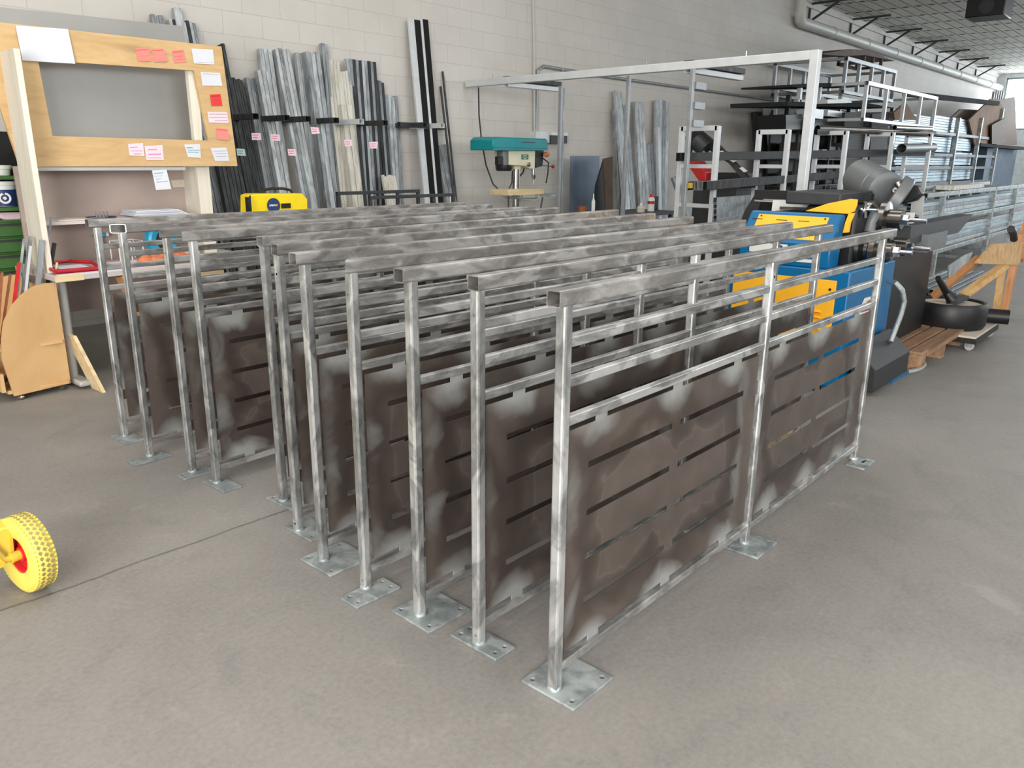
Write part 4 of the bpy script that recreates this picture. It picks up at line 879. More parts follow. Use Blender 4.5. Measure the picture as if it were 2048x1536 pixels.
# control console on top
zc1 = at(1476, 478, x=MX).z; zc2 = at(1512, 421, x=MX+.14).z
prof = [(MX+.01, MZ+.0), (MX-.0, zc1), (MX+.14, zc2), (MX+.20, zc2), (MX+.16, MZ+.0)]
cy0, cy1 = at(1660, 500, x=MX).y, at(1478, 500, x=MX).y
cz0 = MZ+.0
P(MB().prism([(x, cy0, z_) for x, z_ in prof], (0, cy1-cy0, 0)), 'control_console', 'blue', t, bevel=.008)
def onface(a, b_, s, y, off=.004):
    d = V((b_[0]-a[0], 0, b_[1]-a[1])); n_ = V((-d.z, 0, d.x)).normalized(); p = V((a[0], y, a[1]))+d*s
    return p+n_*off
A1, B1 = prof[1], prof[2]
pn = P(MB().prism([onface(A1, B1, .12, cy0+.07), onface(A1, B1, .88, cy0+.07), onface(A1, B1, .88, cy1-.06), onface(A1, B1, .12, cy1-.06)], (.006, 0, -.004)), 'control_panel', 'yellow', t)
for (s, y) in ((.82, cy0+.09), (.82, cy1-.08)): P(MB().cyl(onface(A1, B1, s, y, .004), onface(A1, B1, s, y, .007), .006, n=10), 'screw', 'black', pn)
for y in (cy0+.18, cy0+.32, cy0+.48): P(MB().prism([onface(A1, B1, .70, y, .005), onface(A1, B1, .72, y, .005), onface(A1, B1, .72, y+.07, .005), onface(A1, B1, .70, y+.07, .005)], (-.001, 0, .001)), 'panel_marking', 'darkframe', pn)
A0 = prof[0]
lb = P(MB().prism([onface(A0, A1, .50, cy0+.26, .003), onface(A0, A1, .92, cy0+.26, .003), onface(A0, A1, .92, cy1-.07, .003), onface(A0, A1, .50, cy1-.07, .003)], (-.002, 0, 0)), 'instruction_plate', 'white', t)
for k in range(2): P(MB().cyl(onface(A0, A1, .8, cy0+.30+k*.028, .005), onface(A0, A1, .8, cy0+.30+k*.028, .007), .011, n=14), 'plate_symbol', 'navy', lb)
P(MB().prism([onface(A0, A1, .22, cy0+.10, .003), onface(A0, A1, .36, cy0+.10, .003), onface(A0, A1, .36, cy0+.20, .003), onface(A0, A1, .22, cy0+.20, .003)], (-.002, 0, 0)), 'small_label', 'white', t)
k_ = onface(A0, A1, .25, cy0+.24, .002); P(MB().cyl(k_, k_+V((-.006, 0, 0)), .012, n=14), 'key_hole', 'hole', t)
# amber wedge guard and its return
P(MB().prism(quadpts([(1610, 422), (1655, 407), (1700, 398), (1714, 399), (1713, 410), (1708, 423), (1697, 428)], x=MX+.155), (.02, 0, 0)), 'wedge_guard', 'yellow', t, bevel=.003)
P(MB().prism(quadpts([(1697, 427), (1709, 426), (1700, 447), (1697, 465), (1685, 466), (1690, 445)], x=MX+.14), (.02, 0, 0)), 'side_guard', 'yellow', t, bevel=.002)
# side trim strip, warning triangle on the right face
a_, b_ = at(1706, 640, y=MY-.002), at(1742, 588, y=MY-.002)
tr = quadpts([(1708, 640), (1729, 596), (1745, 592), (1745, 622)], y=MY-.003); P(MB().prism(tr, (0, -.002, 0)), 'sticker', 'white', t)
P(MB().prism(quadpts([(1722, 625), (1735, 602), (1745, 598), (1745, 618)], y=MY-.006), (0, -.002, 0)), 'sticker_field', 'redp', t)
# head casting with rolls : shafts point out towards -y
HX0, HX1 = MX+.28, MX+.80
P(MB().box((HX0, MY+.10, MZ-.05), (HX1, MY+.42, MZ+.36)), 'roll_head', 'black', t, bevel=.02)
P(MB().box((HX0-.02, MY+.20, MZ+.36), (HX1+.05, MY+.55, MZ+.44)), 'head_top', 'darkframe', t, bevel=.01)
def roll(u, v, X, L, r, name='bending_roll'):
    c = at(u, v, x=X); o_ = P(MB().lathe([(r*.45, -.02), (r, -.02), (r, .012), (r*.8, .02), (r*.62, .03), (r*.62, .05), (r*.8, .06), (r, .068), (r, .10), (r*.7, .105), (r*.55, .11), (r*.55, .19), (r*.3, .19), (0, .19)], c+V((0, .06, 0)), (0, -1, 0), 36), name, 'rollsteel', t)
    P(MB().cyl(c+V((0, -.11, 0)), c+V((0, -.165, 0)), .034, n=6), 'hex_nut', 'chrome', o_)
    P(MB().cyl(c+V((0, -.165, 0)), c+V((0, -L, 0)), .014, n=16), 'threaded_shaft', 'chrome', o_)
    P(MB().cyl(c+V((0, .05, 0)), c+V((0, .3, 0)), .05, n=20), 'roll_shaft', 'rollsteel', o_)
roll(1762, 437, 5.4, .27, .11); roll(1772, 492, 5.55, .27, .10); roll(1742, 500, 5.2, .24, .10)
gc = at(1700, 418, x=5.15)
P(MB().tube([gc+V((0, .02, 0)), gc+V((0, -.16, 0))], .010, 8), 'guide_rod', 'chrome', t)
for k in range(4): a = k*PI/2+.3; P(MB().cyl(gc+V((0, -.09, 0)), gc+V((.05*math.cos(a), -.09, .05*math.sin(a))), .012, n=10), 'handwheel_spoke', 'chrome', t)
P(MB().tube([at(1752, 425, x=5.3), at(1742, 445, x=5.3), at(1738, 465, x=5.28)], .035, 12), 'hydraulic_arm', 'motor', t)
P(MB().cyl(at(1690, 480, x=5.1), at(1720, 500, x=5.25), .05, n=16), 'lower_cylinder', 'darkframe', t)
# long black upper arm, carriage and sloped wing
a_, b_ = at(1512, 388, x=5.5), at(1745, 397, x=5.5)
P(MB().bar(a_, b_, .05, .06), 'upper_arm', 'black', t); P(MB().bar(a_+V((0, 0, -.045)), b_+V((0, 0, -.045)), .03, .012), 'slide_rail', 'chrome', t)
P(MB().prism(quadpts([(1512, 385), (1525, 386), (1512, 440), (1470, 470), (1490, 420)], x=5.5), (.04, 0, 0)), 'black_wing', 'blackpaint', t)
P(MB().box(at(1520, 400, x=5.65), at(1745, 440, x=5.65)+V((.05, 0, 0))), 'rear_plate', 'black', t)
a_ = at(1548, 424, x=5.3); P(MB().prism(quadpts([(1546, 400), (1628, 402), (1624, 418), (1543, 422)], x=5.35), (.02, 0, 0)), 'white_tray', 'white', t)
MB().bar(at(1560, 416, x=5.3), at(1618, 418, x=5.3), .012, .02).build('spanner', 'rollsteel', label='open ended spanner lying on the white tray of the bending machine', cat='spanner')
# motor on top, tilted grey cylinder
m0, m1 = at(1716, 352, x=6.0), at(1790, 392, x=5.7)
P(MB().lathe([(0, 0), (.10, 0), (.125, .02), (.125, .26), (.118, .265), (.118, .275), (.125, .28), (.125, .36), (.09, .38), (0, .38)], m0, m1-m0, 32), 'drive_motor', 'motor', t)
P(MB().lathe([(0, 0), (.15, 0), (.15, .06), (.14, .07), (0, .07)], m1+V((0, .02, .0)), (.3, -.9, -.5), 32), 'gearbox', 'motor', t)
P(MB().prism(quadpts([(1768, 395), (1800, 368), (1835, 372), (1842, 388), (1828, 402), (1795, 410)], x=5.9), (.10, 0, 0)), 'belt_shield', 'black', t, bevel=.01)
P(MB().cyl(at(1795, 365, x=5.7), at(1808, 388, x=5.7), .028, n=14), 'valve', 'chrome', t); P(MB().cyl(at(1792, 379, x=5.7), at(1790, 381, x=5.68), .016, n=14, inner=.008), 'white_ring', 'white', t)
P(MB().prism(quadpts([(1826, 392), (1848, 392), (1844, 434), (1820, 425)], x=6.2), (.02, 0, 0)), 'grey_plate', 'tgrey', t)
P(MB().box(at(1812, 425, x=5.75), at(1822, 447, x=5.75)+V((.06, 0, 0))), 'white_block', 'white', t)
# grey extension beam to the right
a_, b_ = at(1795, 470, y=1.5), at(1905, 438, y=1.62)
P(MB().prism([(5.62, 1.5, .87), (6.9, 1.5, .87), (7.3, 1.5, .99), (5.62, 1.5, .99)], (0, .12, 0)), 'support_beam', 'darkframe', t)
P(MB().box((5.9, 1.46, .80), (6.4, 1.60, .92)), 'beam_bracket', 'motor', t)
P(MB().box((5.68, 1.62, .05), (6.75, 2.25, .86)), 'black_cabinet', 'black', t, bevel=.01)
for (x, y) in ((4.86, MY+.06), (5.58, MY+.06), (4.86, ML), (5.58, ML), (6.6, 1.7), (6.6, 2.2)): P(MB().box((x-.04, y-.04, 0), (x+.04, y+.04, .05)), 'foot', 'blue', t)
# pedal housing
pa = [(4.66, 1.37), (5.33, 1.37), (5.33, 1.56), (4.66, 1.56)]
t = thing('pedal_box', (5.2, 1.45, 0), 'black foot pedal housing with a sloping top on the floor before the machine', 'pedal box')
P(MB().prism([(4.93, 1.40, .03), (4.93, 1.40, .17), (4.93, 1.545, .31), (4.93, 1.545, .03)], (.70, 0, 0)), 'housing', 'blackpaint', t, bevel=.005)
P(MB().box((5.36, 1.41, 0), (5.70, 1.54, .03)), 'base_rail', 'blue', t)
hs = [at(1778, 562, y=MY-.02), at(1792, 564, y=MY-.08), at(1806, 580, y=MY-.12), at(1811, 602, y=MY-.12), at(1802, 630, y=MY-.11), at(1790, 660, y=MY-.10), at(1781, 684, y=MY-.10)]
MB().tube([hs[0]]+[p_ for i in range(1, len(hs)-1) for p_ in ((hs[i-1]+hs[i]*4+hs[i+1])/6, )]+[hs[-1]], .017, 10).build('braided_hose', 'braid', label='braided metal hose curving from the blue side to the pedal box', cat='hose')
c = at(1825, 733, z=.017); MB().tube([c+V((.19*math.cos(a*PI/10), .055*math.sin(a*PI/10), 0)) for a in range(-9, 10)], .017, 8).build('hose_loop', 'braid', label='loop of braided metal hose lying flat on the floor by the pallet', cat='hose')

# ------------------------------------------------------------------ pallet, ring trolley, timber trestle
P4 = [at(1843, 728, z=.13), at(1919, 664, z=.13), at(1830, 650, z=.13)]
px0, px1, py0, py1 = 5.80, 6.98, 1.36, 2.0
t = thing('wooden_pallet', (6.4, 1.65, 0), 'worn wooden pallet on the floor right of the bending machine', 'pallet')
for k in range(6): y = py0+k*(py1-py0-.09)/5; P(MB().box((px0, y, .115), (px1, y+.09, .135)), 'deck_board', 'pallet', t, bevel=.002)
for x in (px0, px0+.52, px1-.1):
    P(MB().box((x, py0, .097), (x+.10, py1, .115)), 'cross_board', 'pallet', t)
    for y in (py0, py0+.27, py1-.1): P(MB().box((x, y, .0), (x+.10, y+.1, .097)), 'block', 'pallet', t)
P(MB().box((px0+.1, py0-.012, .10), (px1-.1, py0, .135)), 'edge_board', 'pallet', t)
rc = at(1908, 610, z=.24); rc = V((8.0, 1.72, .2))
rc = at(1904, 598, z=.33); RR = .25
t = thing('ring_trolley', (rc.x, rc.y, 0), 'low trolley carrying a big black steel drum by the pallet', 'trolley')
P(MB().box((rc.x-.36, rc.y-.28, .10), (rc.x+.40, rc.y+.28, .115)), 'deck', 'papergrey', t); P(MB().box((rc.x-.37, rc.y-.29, .06), (rc.x+.41, rc.y+.29, .10)), 'frame', 'black', t)
for (x, y) in ((.35, -.24), (-.32, -.24), (.35, .24), (-.32, .24)):
    cst = P(MB().cyl((rc.x+x-.015, rc.y+y, .033), (rc.x+x+.015, rc.y+y, .033), .032, n=18), 'caster_wheel', 'tgrey', t); P(MB().box((rc.x+x-.025, rc.y+y-.02, .03), (rc.x+x+.025, rc.y+y+.03, .06)), 'caster_fork', 'galvd', cst)
o = thing('steel_drum', (rc.x, rc.y, .116), 'black steel drum lying flat, filled with a pale board, on the trolley', 'drum')
P(MB().lathe([(RR-.02, 0), (RR, 0), (RR+.015, .03), (RR+.015, .17), (RR, .2), (RR-.02, .2), (RR-.02, 0)], (rc.x, rc.y, .116), (0, 0, 1), 48), 'drum_wall', 'black', o)
P(MB().cyl((rc.x, rc.y, .24), (rc.x, rc.y, .295), RR-.022, n=48), 'inner_board', 'papergrey', o)
P(MB().tube([at(1876, 556, y=rc.y), at(1892, 582, y=rc.y), at(1905, 600, y=rc.y-.05)], [.02, .03, .045], 10), 'lever_handle', 'black', o)
P(MB().bar((rc.x-.22, rc.y-.05, .335), (rc.x+.15, rc.y-.05, .335), .08, .03), 'clamp_bar', 'darkframe', o)
a_, b_ = at(1978, 612, x=rc.x+.50), at(1986, 640, x=rc.x+.40)
sp_ = P(MB().cyl((rc.x+.30, rc.y-.12, .178), (rc.x+.36, rc.y-.36, .178), .06, n=24, inner=.038), 'short_pipe', 'black', None, label='short thick black pipe lying on the trolley corner by the drum', cat='pipe')
P(MB().cyl((rc.x+.36, rc.y-.3595, .178), (rc.x+.361, rc.y-.3655, .178), .058, n=24, inner=.039), 'cut_rim', 'plate', sp_)
c = at(1983, 668, z=.04)
# timber trestle / lean-to frame
t = thing('timber_trestle', (8.4, 1.35, 0), 'orange timber trestle with a chipboard gusset at the right edge', 'trestle')
TX = 1.33
P(MB().bar(at(2003, 650, y=TX), at(2040, 470, y=TX), .09, .05, (0, 1, 0)), 'post', 'timber', t)
P(MB().bar(at(2034, 520, y=TX+.02), at(2048, 452, y=TX+.02)+V((.35, 0, .1)), .05, .10, (0, 1, 0)), 'post', 'timber', t)
P(MB().bar(at(1990, 640, y=TX+.05), at(2004, 540, y=TX+.05), .07, .05, (0, 1, 0)), 'post', 'osb', t)
P(MB().prism(quadpts([(1953, 527), (1988, 488), (2046, 484), (2040, 530)], y=TX-.03), (0, .02, 0)), 'gusset_board', 'osb', t)
P(MB().bar(at(1960, 515, y=TX+.02), at(1868, 592, y=TX+.32), .07, .05), 'brace', 'timber', t)
P(MB().bar(at(2010, 530, y=TX+.01), at(1925, 592, y=TX+.22), .07, .05), 'brace', 'osb', t)
P(MB().tube([at(2028, 478, y=TX-.04), at(2026, 465, y=TX-.04), at(2022, 458, y=TX-.04)], .03, 10), 'clamp_handle', 'black', t)
MB().prism(quadpts([(1897, 532), (1930, 510), (1946, 504), (1934, 532), (1932, 545), (1898, 562)], y=1.95), (0, .01, 0)).build('foil_sheet', 'galv', label='crumpled pale sheet standing before the low stock rack', cat='sheet')

# ------------------------------------------------------------------ low galvanised stock racks at the right
LY = 2.45; yN = LY
lx0, lx1 = at(1846, 380, y=LY).x, at(2048, 380, y=LY).x+1.2
for r_, (zb, nl) in enumerate(((.80, 7), (.46, 6))):
    pass
t = thing('stock_rack', ((lx0+lx1)/2, LY+.4, 0), 'low galvanised steel rack of stacked profiles at the right behind the pallet', 'rack')
zt = at(1940, 377, y=LY).z
cols = [at(u, 400, y=LY-.03).x for u in (1885, 1985)]+[at(1985, 400, y=LY-.03).x+1.5]
for x in cols:
    for y in (LY-.03, LY+.75): P(MB().rtube((x, y, 0), (x, y, zt), .06, .06), 'upright', 'plate', t)
lev = [at(1900, v, y=LY).z for v in (430, 488, 535)]
for z_ in lev+[zt]:
    for y in (LY-.03, LY+.75): P(MB().rtube((lx0, y, z_-.03), (lx1, y, z_-.03), .05, .05), 'long_beam', 'plate', t)
    for x in cols: P(MB().rtube((x, LY, z_-.03), (x, LY+.72, z_-.03), .04, .04), 'short_beam', 'plate', t)
for L, z_ in enumerate(lev[:2]):
    top = [zt-.08, lev[0]-.10][L]; nrow = max(4, int((top-z_)/.045))
    for k in range(nrow):
        for c_ in range(2):
            zz = z_+.024+k*.045; jx = R.uniform(-.12, .1); yy = LY+.03+c_*.10
            MB().rtube((lx0+.05+jx, yy, zz), (lx1-.25+jx, yy, zz), .09, .042, .003, .003).build('stock_profile', ['stack', 'galv', 'galvd', 'stack'][(k+L+c_) % 4],
               label=('%s row profile in the %s tier of the low stock rack, %s' % (['lowest', 'second', 'third', 'fourth', 'fifth', 'sixth', 'seventh', 'eighth', 'ninth', 'tenth', 'eleventh', 'twelfth'][min(k, 11)], ['upper', 'lower'][L], ['front', 'rear'][c_])), cat='profile', group='profiles on the low stock rack')
a_, b_ = at(1905, 375, y=LY), at(1963, 385, y=LY); MB().box((a_.x, LY-.02, zt), (b_.x, LY+.18, zt+.05)).build('cream_profile', 'cream', label='cream wrapped bundle lying on top of the low stock rack', cat='bundle')
for k in range(9):
    x = lx0+.3+k*.09; MB().rtube((9.2+.0*k, 1.95+.055*k, .05+.012*(k % 3)), (11.2, 2.0+.055*k, .05+.012*(k % 3)), .045, .06).build('floor_profile', 'galvd', label='grey profile lying on the floor before the low stock rack, %s from the front' % ['nearest', 'second', 'third', 'fourth', 'fifth', 'sixth', 'seventh', 'eighth', 'farthest'][k], cat='profile', group='profiles on the floor')

# ------------------------------------------------------------------ tall stock racks further back
BYF = 5.5
def X(u, v=250, y=BYF): return at(u, v, y=y).x
def Z(u, v, y=BYF): return at(u, v, y=y).z
ra, rb_ = X(1735), X(1885)
# blocks of galvanised packs : tiers (v top, v bottom) at the near pack edges
packs = [(1790, 1864, 228, 255, 7, 'upper pack nearest the rack posts'), (1866, 1900, 232, 275, 8, 'upper pack beyond the dark strap'), (1902, 1938, 237, 276, 8, 'upper pack next to the brown boards'),
         (1790, 1905, 268, 303, 6, 'middle tier pack under the round pipe'), (1907, 1945, 277, 302, 5, 'middle tier pack at the right'),
         (1790, 1905, 305, 330, 5, 'lower tier pack, left'), (1907, 1945, 305, 330, 4, 'lower tier pack, right'), (1790, 1945, 332, 362, 5, 'lowest visible pack of the tall stock')]
for pi, (u0, u1, v0, v1, n_, lb) in enumerate(packs):
    xa, xb = X(u0, (v0+v1)/2), X(u1, (v0+v1)/2)-.15; z1, z0 = Z((u0+u1)/2, v0), Z((u0+u1)/2, v1); hh = (z1-z0)/n_
    for k in range(n_):
        MB().box((xa+R.uniform(-.05, .05), BYF, z0+k*hh+.004), (xb, BYF+.9, z0+(k+1)*hh-.006)).build('stacked_sheet_profile', 'stack', label=lb+', '+['lowest', 'second', 'third', 'fourth', 'fifth', 'sixth', 'seventh', 'eighth'][k]+' layer from below' if k else lb+', lowest layer', cat='profile', group='galvanised packs on the tall stock rack')
t = thing('tall_stock_rack', ((ra+rb_)/2, BYF+.4, 0), 'tall steel stock rack carrying galvanised packs near the far end of the wall', 'rack')
for u in (1765, 1900, 1946, 1985):
    x = X(u, 280)
    P(MB().rtube((x, BYF-.12, 0), (x, BYF-.12, Z(u, 215 if u > 1950 else 235)), .10, .10), 'post', 'plate', t); P(MB().rtube((x, BYF+1.0, 0), (x, BYF+1.0, Z(u, 215 if u > 1950 else 235)), .10, .10), 'post', 'plate', t)
x_0, x_1 = X(1735, 250), X(1990, 250)
for v in (228, 268, 304, 331, 362):
    z_ = Z(1850, v)-.02
    z_ = Z(1850, {228: 259, 268: 304, 304: 331, 331: 363, 362: 400}[v])
    P(MB().rtube((x_0, BYF-.12, z_-.06), (x_1, BYF-.12, z_-.06), .05, .07), 'beam', 'dark', t); P(MB().rtube((x_0, BYF+1.0, z_-.06), (x_1, BYF+1.0, z_-.06), .08, .10), 'beam', 'plate', t)  # front beams coloured dark to give the shade of gaps between packs
# brown boards on end of the rack
for (px, dy, mt, lb) in (([(1938, 240), (1982, 198), (1998, 198), (2012, 226), (1994, 250), (2000, 262), (1985, 290), (1950, 290)], 0, 'cardboard', 'tilted brown board with broken edge in the stack by the window'),
 ([(1900, 238), (1922, 218), (1958, 220), (1990, 200), (2030, 194), (2034, 290), (1940, 290)], .3, 'brown', 'big dark brown board behind the tilted ones by the window'), ([(1984, 250), (2010, 236), (2005, 290), (1984, 290)], -.1, 'brown', 'small dark board leaning in front of the tilted brown board'), ([(1788, 225), (1812, 205), (1826, 228), (1840, 240), (1790, 240)], -.2, 'cardboard', 'brown board piece standing among the posts over the galvanised packs')):
    MB().prism(quadpts(px, y=BYF+dy-.1), (0, .04, 0)).build('brown_board', mt, label=lb, cat='board')
MB().box((X(1945, 290), BYF-.2, Z(1990, 296)), (X(2044, 290), BYF+.9, Z(1990, 290))).build('shelf_board', 'darkmatte', label='dark shelf under the brown boards by the window', cat='shelf')
for k in range(5): x = X(1985+k*4.4, 200, BYF+.9); MB().rtube((x, BYF+.9, 0), (x, BYF+.9, Z(1985+k*4.4, 182, BYF+.9)), .07, .07).build('blue_post', 'plate', label='thin post against the bright far window, '+['leftmost', 'second', 'third', 'fourth', 'rightmost'][k]+' of five', cat='post', group='posts against the far window')
MB().rtube((X(1790, 212), BYF-.15, Z(1880, 206)), (X(1985, 200), BYF-.15, Z(1985, 200)-.1), .08, .11).build('long_beam', 'darkmatte', label='long dark beam crossing before the wall to the brown boards', cat='beam')
MB().box((X(1990, 300), 5.7, 0), (min(X(2048, 300), 34.4), 6.4, Z(2000, 292))).build('cabinet_block', 'bluesheet', label='big grey-green cabinet under the brown boards at the right edge', cat='cabinet')

# clutter tower over the rack : tiers of empty steel frames
KY = 5.0
def crate(pxt, h, y, mt, label, n_=4, dx=0, depth=.9):
    a, b_ = at(*pxt[0], y=y), at(*pxt[1], y=y); z1 = a.z; z0 = z1-h; t = thing('steel_crate', ((a.x+b_.x)/2, y+.5, z0), label, 'frame', 'empty steel frames stacked on the tall rack')
    for yy in (y, y+depth):
        P(MB().rtube((a.x, yy, z1), (b_.x, yy, z1), .07, .07), 'top_rail', mt, t); P(MB().rtube((a.x, yy, z0+.03), (b_.x, yy, z0+.03), .06, .06), 'bottom_rail', mt, t)
        for k in range(n_+1): x = a.x+.03+(b_.x-a.x-.06)*k/n_; P(MB().rtube((x, yy, z0+.06), (x, yy, z1-.03), .06, .06), 'upright', mt, t)
    for x in (a.x+.03, b_.x-.03):
        for zz in (z1, z0+.03): P(MB().rtube((x, y+.03, zz), (x, y+depth-.03, zz), .06, .05), 'cross_rail', mt, t)
    return a, b_, z0, z1
c1_ = crate([(1733, 166), (1874, 190)], .62, KY, 'alu', 'white topped steel frame, lowest and longest of the empty frames', 4, depth=1.6)
c2_ = crate([(1692, 117), (1792, 137)], .58, KY+.5, 'alu2', 'rusty pale steel frame in the second tier of empty frames', 4, depth=1.3)
c3_ = crate([(1728, 105), (1764, 116)], .22, KY+1.1, 'brown', 'small brown frame topmost under the fat pipe', 2, depth=.5)
a, b_ = at(1640, 128, y=5.6), at(1700, 118, y=5.6)
for (px, y, th, mt, lb) in (([(1636, 108), (1665, 104), (1700, 98), (1735, 100), (1790, 122), (1730, 110), (1690, 112)], 6.0, .5, 'brown', 'dark board pile at the very top under the pipe'),
  ([(1586, 170), (1640, 166), (1700, 166), (1760, 172), (1700, 174), (1586, 174)], 5.6, .9, 'darkmatte', 'dark flat tray carrying the second tier of frames'),
  ([(1575, 203), (1640, 205), (1735, 206), (1790, 216), (1735, 214), (1575, 212)], 5.6, 1.0, 'darkmatte', 'dark shelf under the white topped frame'),
  ([(1655, 199), (1695, 198), (1695, 206), (1655, 207)], 5.4, .3, 'white', 'bright white box on the shelf beside the tall leg')):
    MB().prism(quadpts(px, y=y), (0, th, 0)).build('shelf_board' if mt != 'white' else 'white_box', mt, label=lb, cat='board' if mt != 'white' else 'box')
for (u, v, hpx, lb) in ((1600, 176, 30, 'leftmost'), (1640, 172, 30, 'middle'), (1684, 172, 30, 'rightmost')):
    a = at(u, v, y=5.7); b_ = at(u, 204, y=5.7)
    t = thing('frame_stand', (a.x, 5.7, b_.z), 'small pale upright stand between the shelves, '+lb+' of three', 'stand', 'stands between the shelves')
    P(MB().rtube((a.x, 5.7, b_.z), (a.x, 5.7, a.z), .07, .07), 'upright', 'alu', t); P(MB().rtube((a.x-.1, 5.7, b_.z), (a.x+.5, 5.7, b_.z), .07, .07), 'foot_bar', 'alu', t)
# side posts carrying the shelves
t = thing('shelf_support', (13, 6.3, 0), 'dark steel shelving frame carrying the stacked empty frames against the wall', 'shelving')
for (u, v) in ((1578, 190), (1700, 205), (1785, 215)):
    p = at(u, v, y=6.3); P(MB().rtube((p.x, 6.3, 0), (p.x, 6.3, p.z), .08, .08), 'post', 'dark', t)
# dark grilles and stored dark stuff on the shelving
for (px, y, mt, lb) in (([(1690, 225), (1730, 222), (1733, 262), (1728, 380), (1690, 380)], 5.4, 'mesh', 'dark wire grille standing left behind the white rack'), ([(1745, 228), (1778, 224), (1776, 380), (1740, 380)], 5.3, 'mesh', 'dark wire grille standing right, beside the galvanised packs'),
   ([(1572, 230), (1605, 228), (1605, 258), (1572, 260)], 5.7, 'black', 'black crate on the shelf left of the tall leg'), ([(1622, 240), (1690, 236), (1690, 262), (1622, 262)], 5.6, 'black', 'dark box behind the tall leg above the white rack')):
    q4 = quadpts(px, y=y); q4 = [V((p.x, p.y, .001)) if v_ == 380 else p for p, (_, v_) in zip(q4, px)]; MB().prism(q4, (0, .05 if mt == 'mesh' else .5, 0)).build('wire_grille' if mt == 'mesh' else 'dark_box', mt, label=lb, cat='grille' if mt == 'mesh' else 'box')
for (u0, v0, u1, v1, lb) in ((1626, 220, 1648, 236, 'left'), (1655, 224, 1688, 232, 'right')):
    a, b_ = at(u0, v1, y=5.55), at(u1, v0, y=5.55); MB().box((a.x, 5.55, a.z), (b_.x, 5.85, b_.z)).build('white_pack', 'alu', label='bright metal pack on the shelf behind the tall leg, '+lb+' one', cat='pack', group='bright packs')
t = thing('storage_shelving', (12.5, 6.4, 0), 'dark cluttered shelving along the wall behind the white rack', 'shelving')
sx0, sx1 = at(1572, 300, y=6.3).x, at(1790, 300, y=6.3).x
P(MB().box((sx0, 6.62, .0), (sx1, 6.66, 2.3)), 'back_sheet', 'black', t)
for z_ in (.4, .95, 1.45, 1.95): P(MB().box((sx0, 6.1, z_-.03), (sx1, 6.62, z_)), 'shelf', 'dark', t)
for k in range(9): x = sx0+.03+(sx1-sx0-.06)*k/8; P(MB().rtube((x, 6.12, 0), (x, 6.12, 2.3), .05, .05), 'upright', 'dark', t)
names = ['dark', 'galvd', 'black', 'alu2', 'brown', 'motor']
ordw = ['first', 'second', 'third', 'fourth', 'fifth', 'sixth', 'seventh', 'eighth']
for zi, z_ in enumerate((.4, .95, 1.45)):
    nb = 7; wd = (sx1-sx0-.3)/nb
    for k in range(nb):
        x = sx0+.15+wd*k; mt = names[(k*5+zi*2) % 6]; h_ = .14+.2*R.random(); w_ = wd*R.uniform(.55, .85)
        MB().box((x, 6.2, z_+.001), (x+w_, 6.5, z_+h_)).build('stored_bin', mt, label='%s bin, %s from the left on the %s dark wall shelf' % ({'dark': 'black steel', 'galvd': 'grey', 'black': 'black', 'alu2': 'pale grey', 'brown': 'brown', 'motor': 'mid grey'}[mt], ordw[k], ['lowest', 'middle', 'upper'][zi]), cat='bin', group='bins in the dark shelving', bevel=.006)

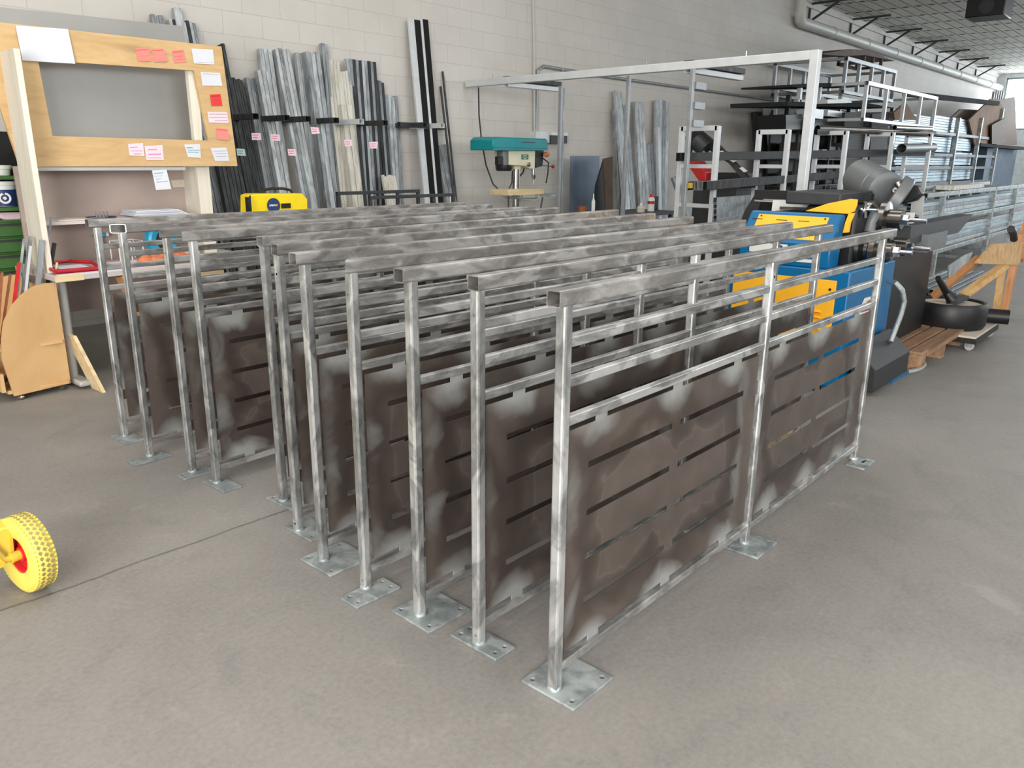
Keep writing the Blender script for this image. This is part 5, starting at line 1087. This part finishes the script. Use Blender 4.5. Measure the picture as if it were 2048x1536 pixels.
# ------------------------------------------------------------------ sack truck wheel at the left edge
wx, wy = .70, 2.73
ax = V((-.98, -.16, 0)).normalized()   # axle direction, hub faces the camera's left
c0 = at(53, 1104, z=.131)
t = thing('sack_truck', (c0.x-.2, c0.y-.3, 0), 'yellow two-wheeled sack truck with a yellow tyre and red hub at left edge', 'sack truck')
RW, WW = .13, .042
def truck_wheel(c):
    tyre = P(MB().lathe([(.062, -.030), (.075, -.034), (.10, -.041), (.118, -.036), (.128, -.022), (.131, 0), (.128, .022), (.118, .036), (.10, .041), (.075, .034), (.062, .030), (.062, -.03)], c, ax, 56), 'tyre', 'yellowt', t)
    side = ax.cross(V((0, 0, 1))).normalized(); up = V((0, 0, 1))
    mb = MB()
    for r_ in range(3):
        for k in range(44):
            a = 2*PI*(k+(r_ % 2)*.5)/44; off = (r_-1)*.0155
            rad = side*math.cos(a)+up*math.sin(a); tan = -side*math.sin(a)+up*math.cos(a); rr_ = .1303 if r_ == 1 else .1288
            p = c+rad*rr_+ax*off; mb.prism([p+tan*.0078, p+ax*.0072, p-tan*.0078, p-ax*.0072], rad*.0014)
    o_ = P(mb, 'tread_pattern', simple('worn_tread', (150, 134, 84), .7), tyre); o_['kind'] = 'stuff'
    mb = MB()
    for k in range(52):
        for sgn in (-1, 1):
            a = 2*PI*k/52; rad = side*math.cos(a)+up*math.sin(a); tan = -side*math.sin(a)+up*math.cos(a); p = c+rad*.118+ax*(sgn*.0355)
            mb.bar(p-rad*.006, p+rad*.009-ax*(sgn*.008), .007, .006, tan)
    o_ = P(mb, 'shoulder_lugs', 'yellowt', tyre); o_['kind'] = 'stuff'
    P(MB().lathe([(0, .022), (.024, .022), (.026, .012), (.05, .010), (.056, .026), (.063, .027), (.063, -.027), (.056, -.026), (.05, -.010), (.026, -.012), (.024, -.022), (0, -.022)], c, ax, 40), 'hub', 'red', t)
truck_wheel(c0)
c1 = c0+ax*.42
P(MB().cyl(c0+ax*.02, c1-ax*.02, .010, n=14), 'axle', 'yellowp', t)
P(MB().cyl(c0+ax*.01, c0+ax*.05, .017, n=14), 'axle_bush', 'yellowp', t)
truck_wheel(c1)
dirb = V((ax.y, -ax.x, 0)).normalized()
if dirb.x > 0: dirb = -dirb
for s in (.09, .33):
    b0 = c0+ax*s; P(MB().tube([b0+dirb*-.02+V((0, 0, .0)), b0+dirb*.12+V((0, 0, .05)), b0+dirb*.55+V((0, 0, .78)), b0+dirb*.6+V((0, 0, .95))], .014, 12), 'frame_tube', 'yellowp', t)
P(MB().prism([c0+ax*.03+V((0, 0, .10)), c0+ax*.03+dirb*.10+V((0, 0, .12)), c0+ax*.03+dirb*.10+V((0, 0, .0)), c0+ax*.03+dirb*.02+V((0, 0, -.03))], ax*.01), 'mudguard_plate', 'yellowp', t)
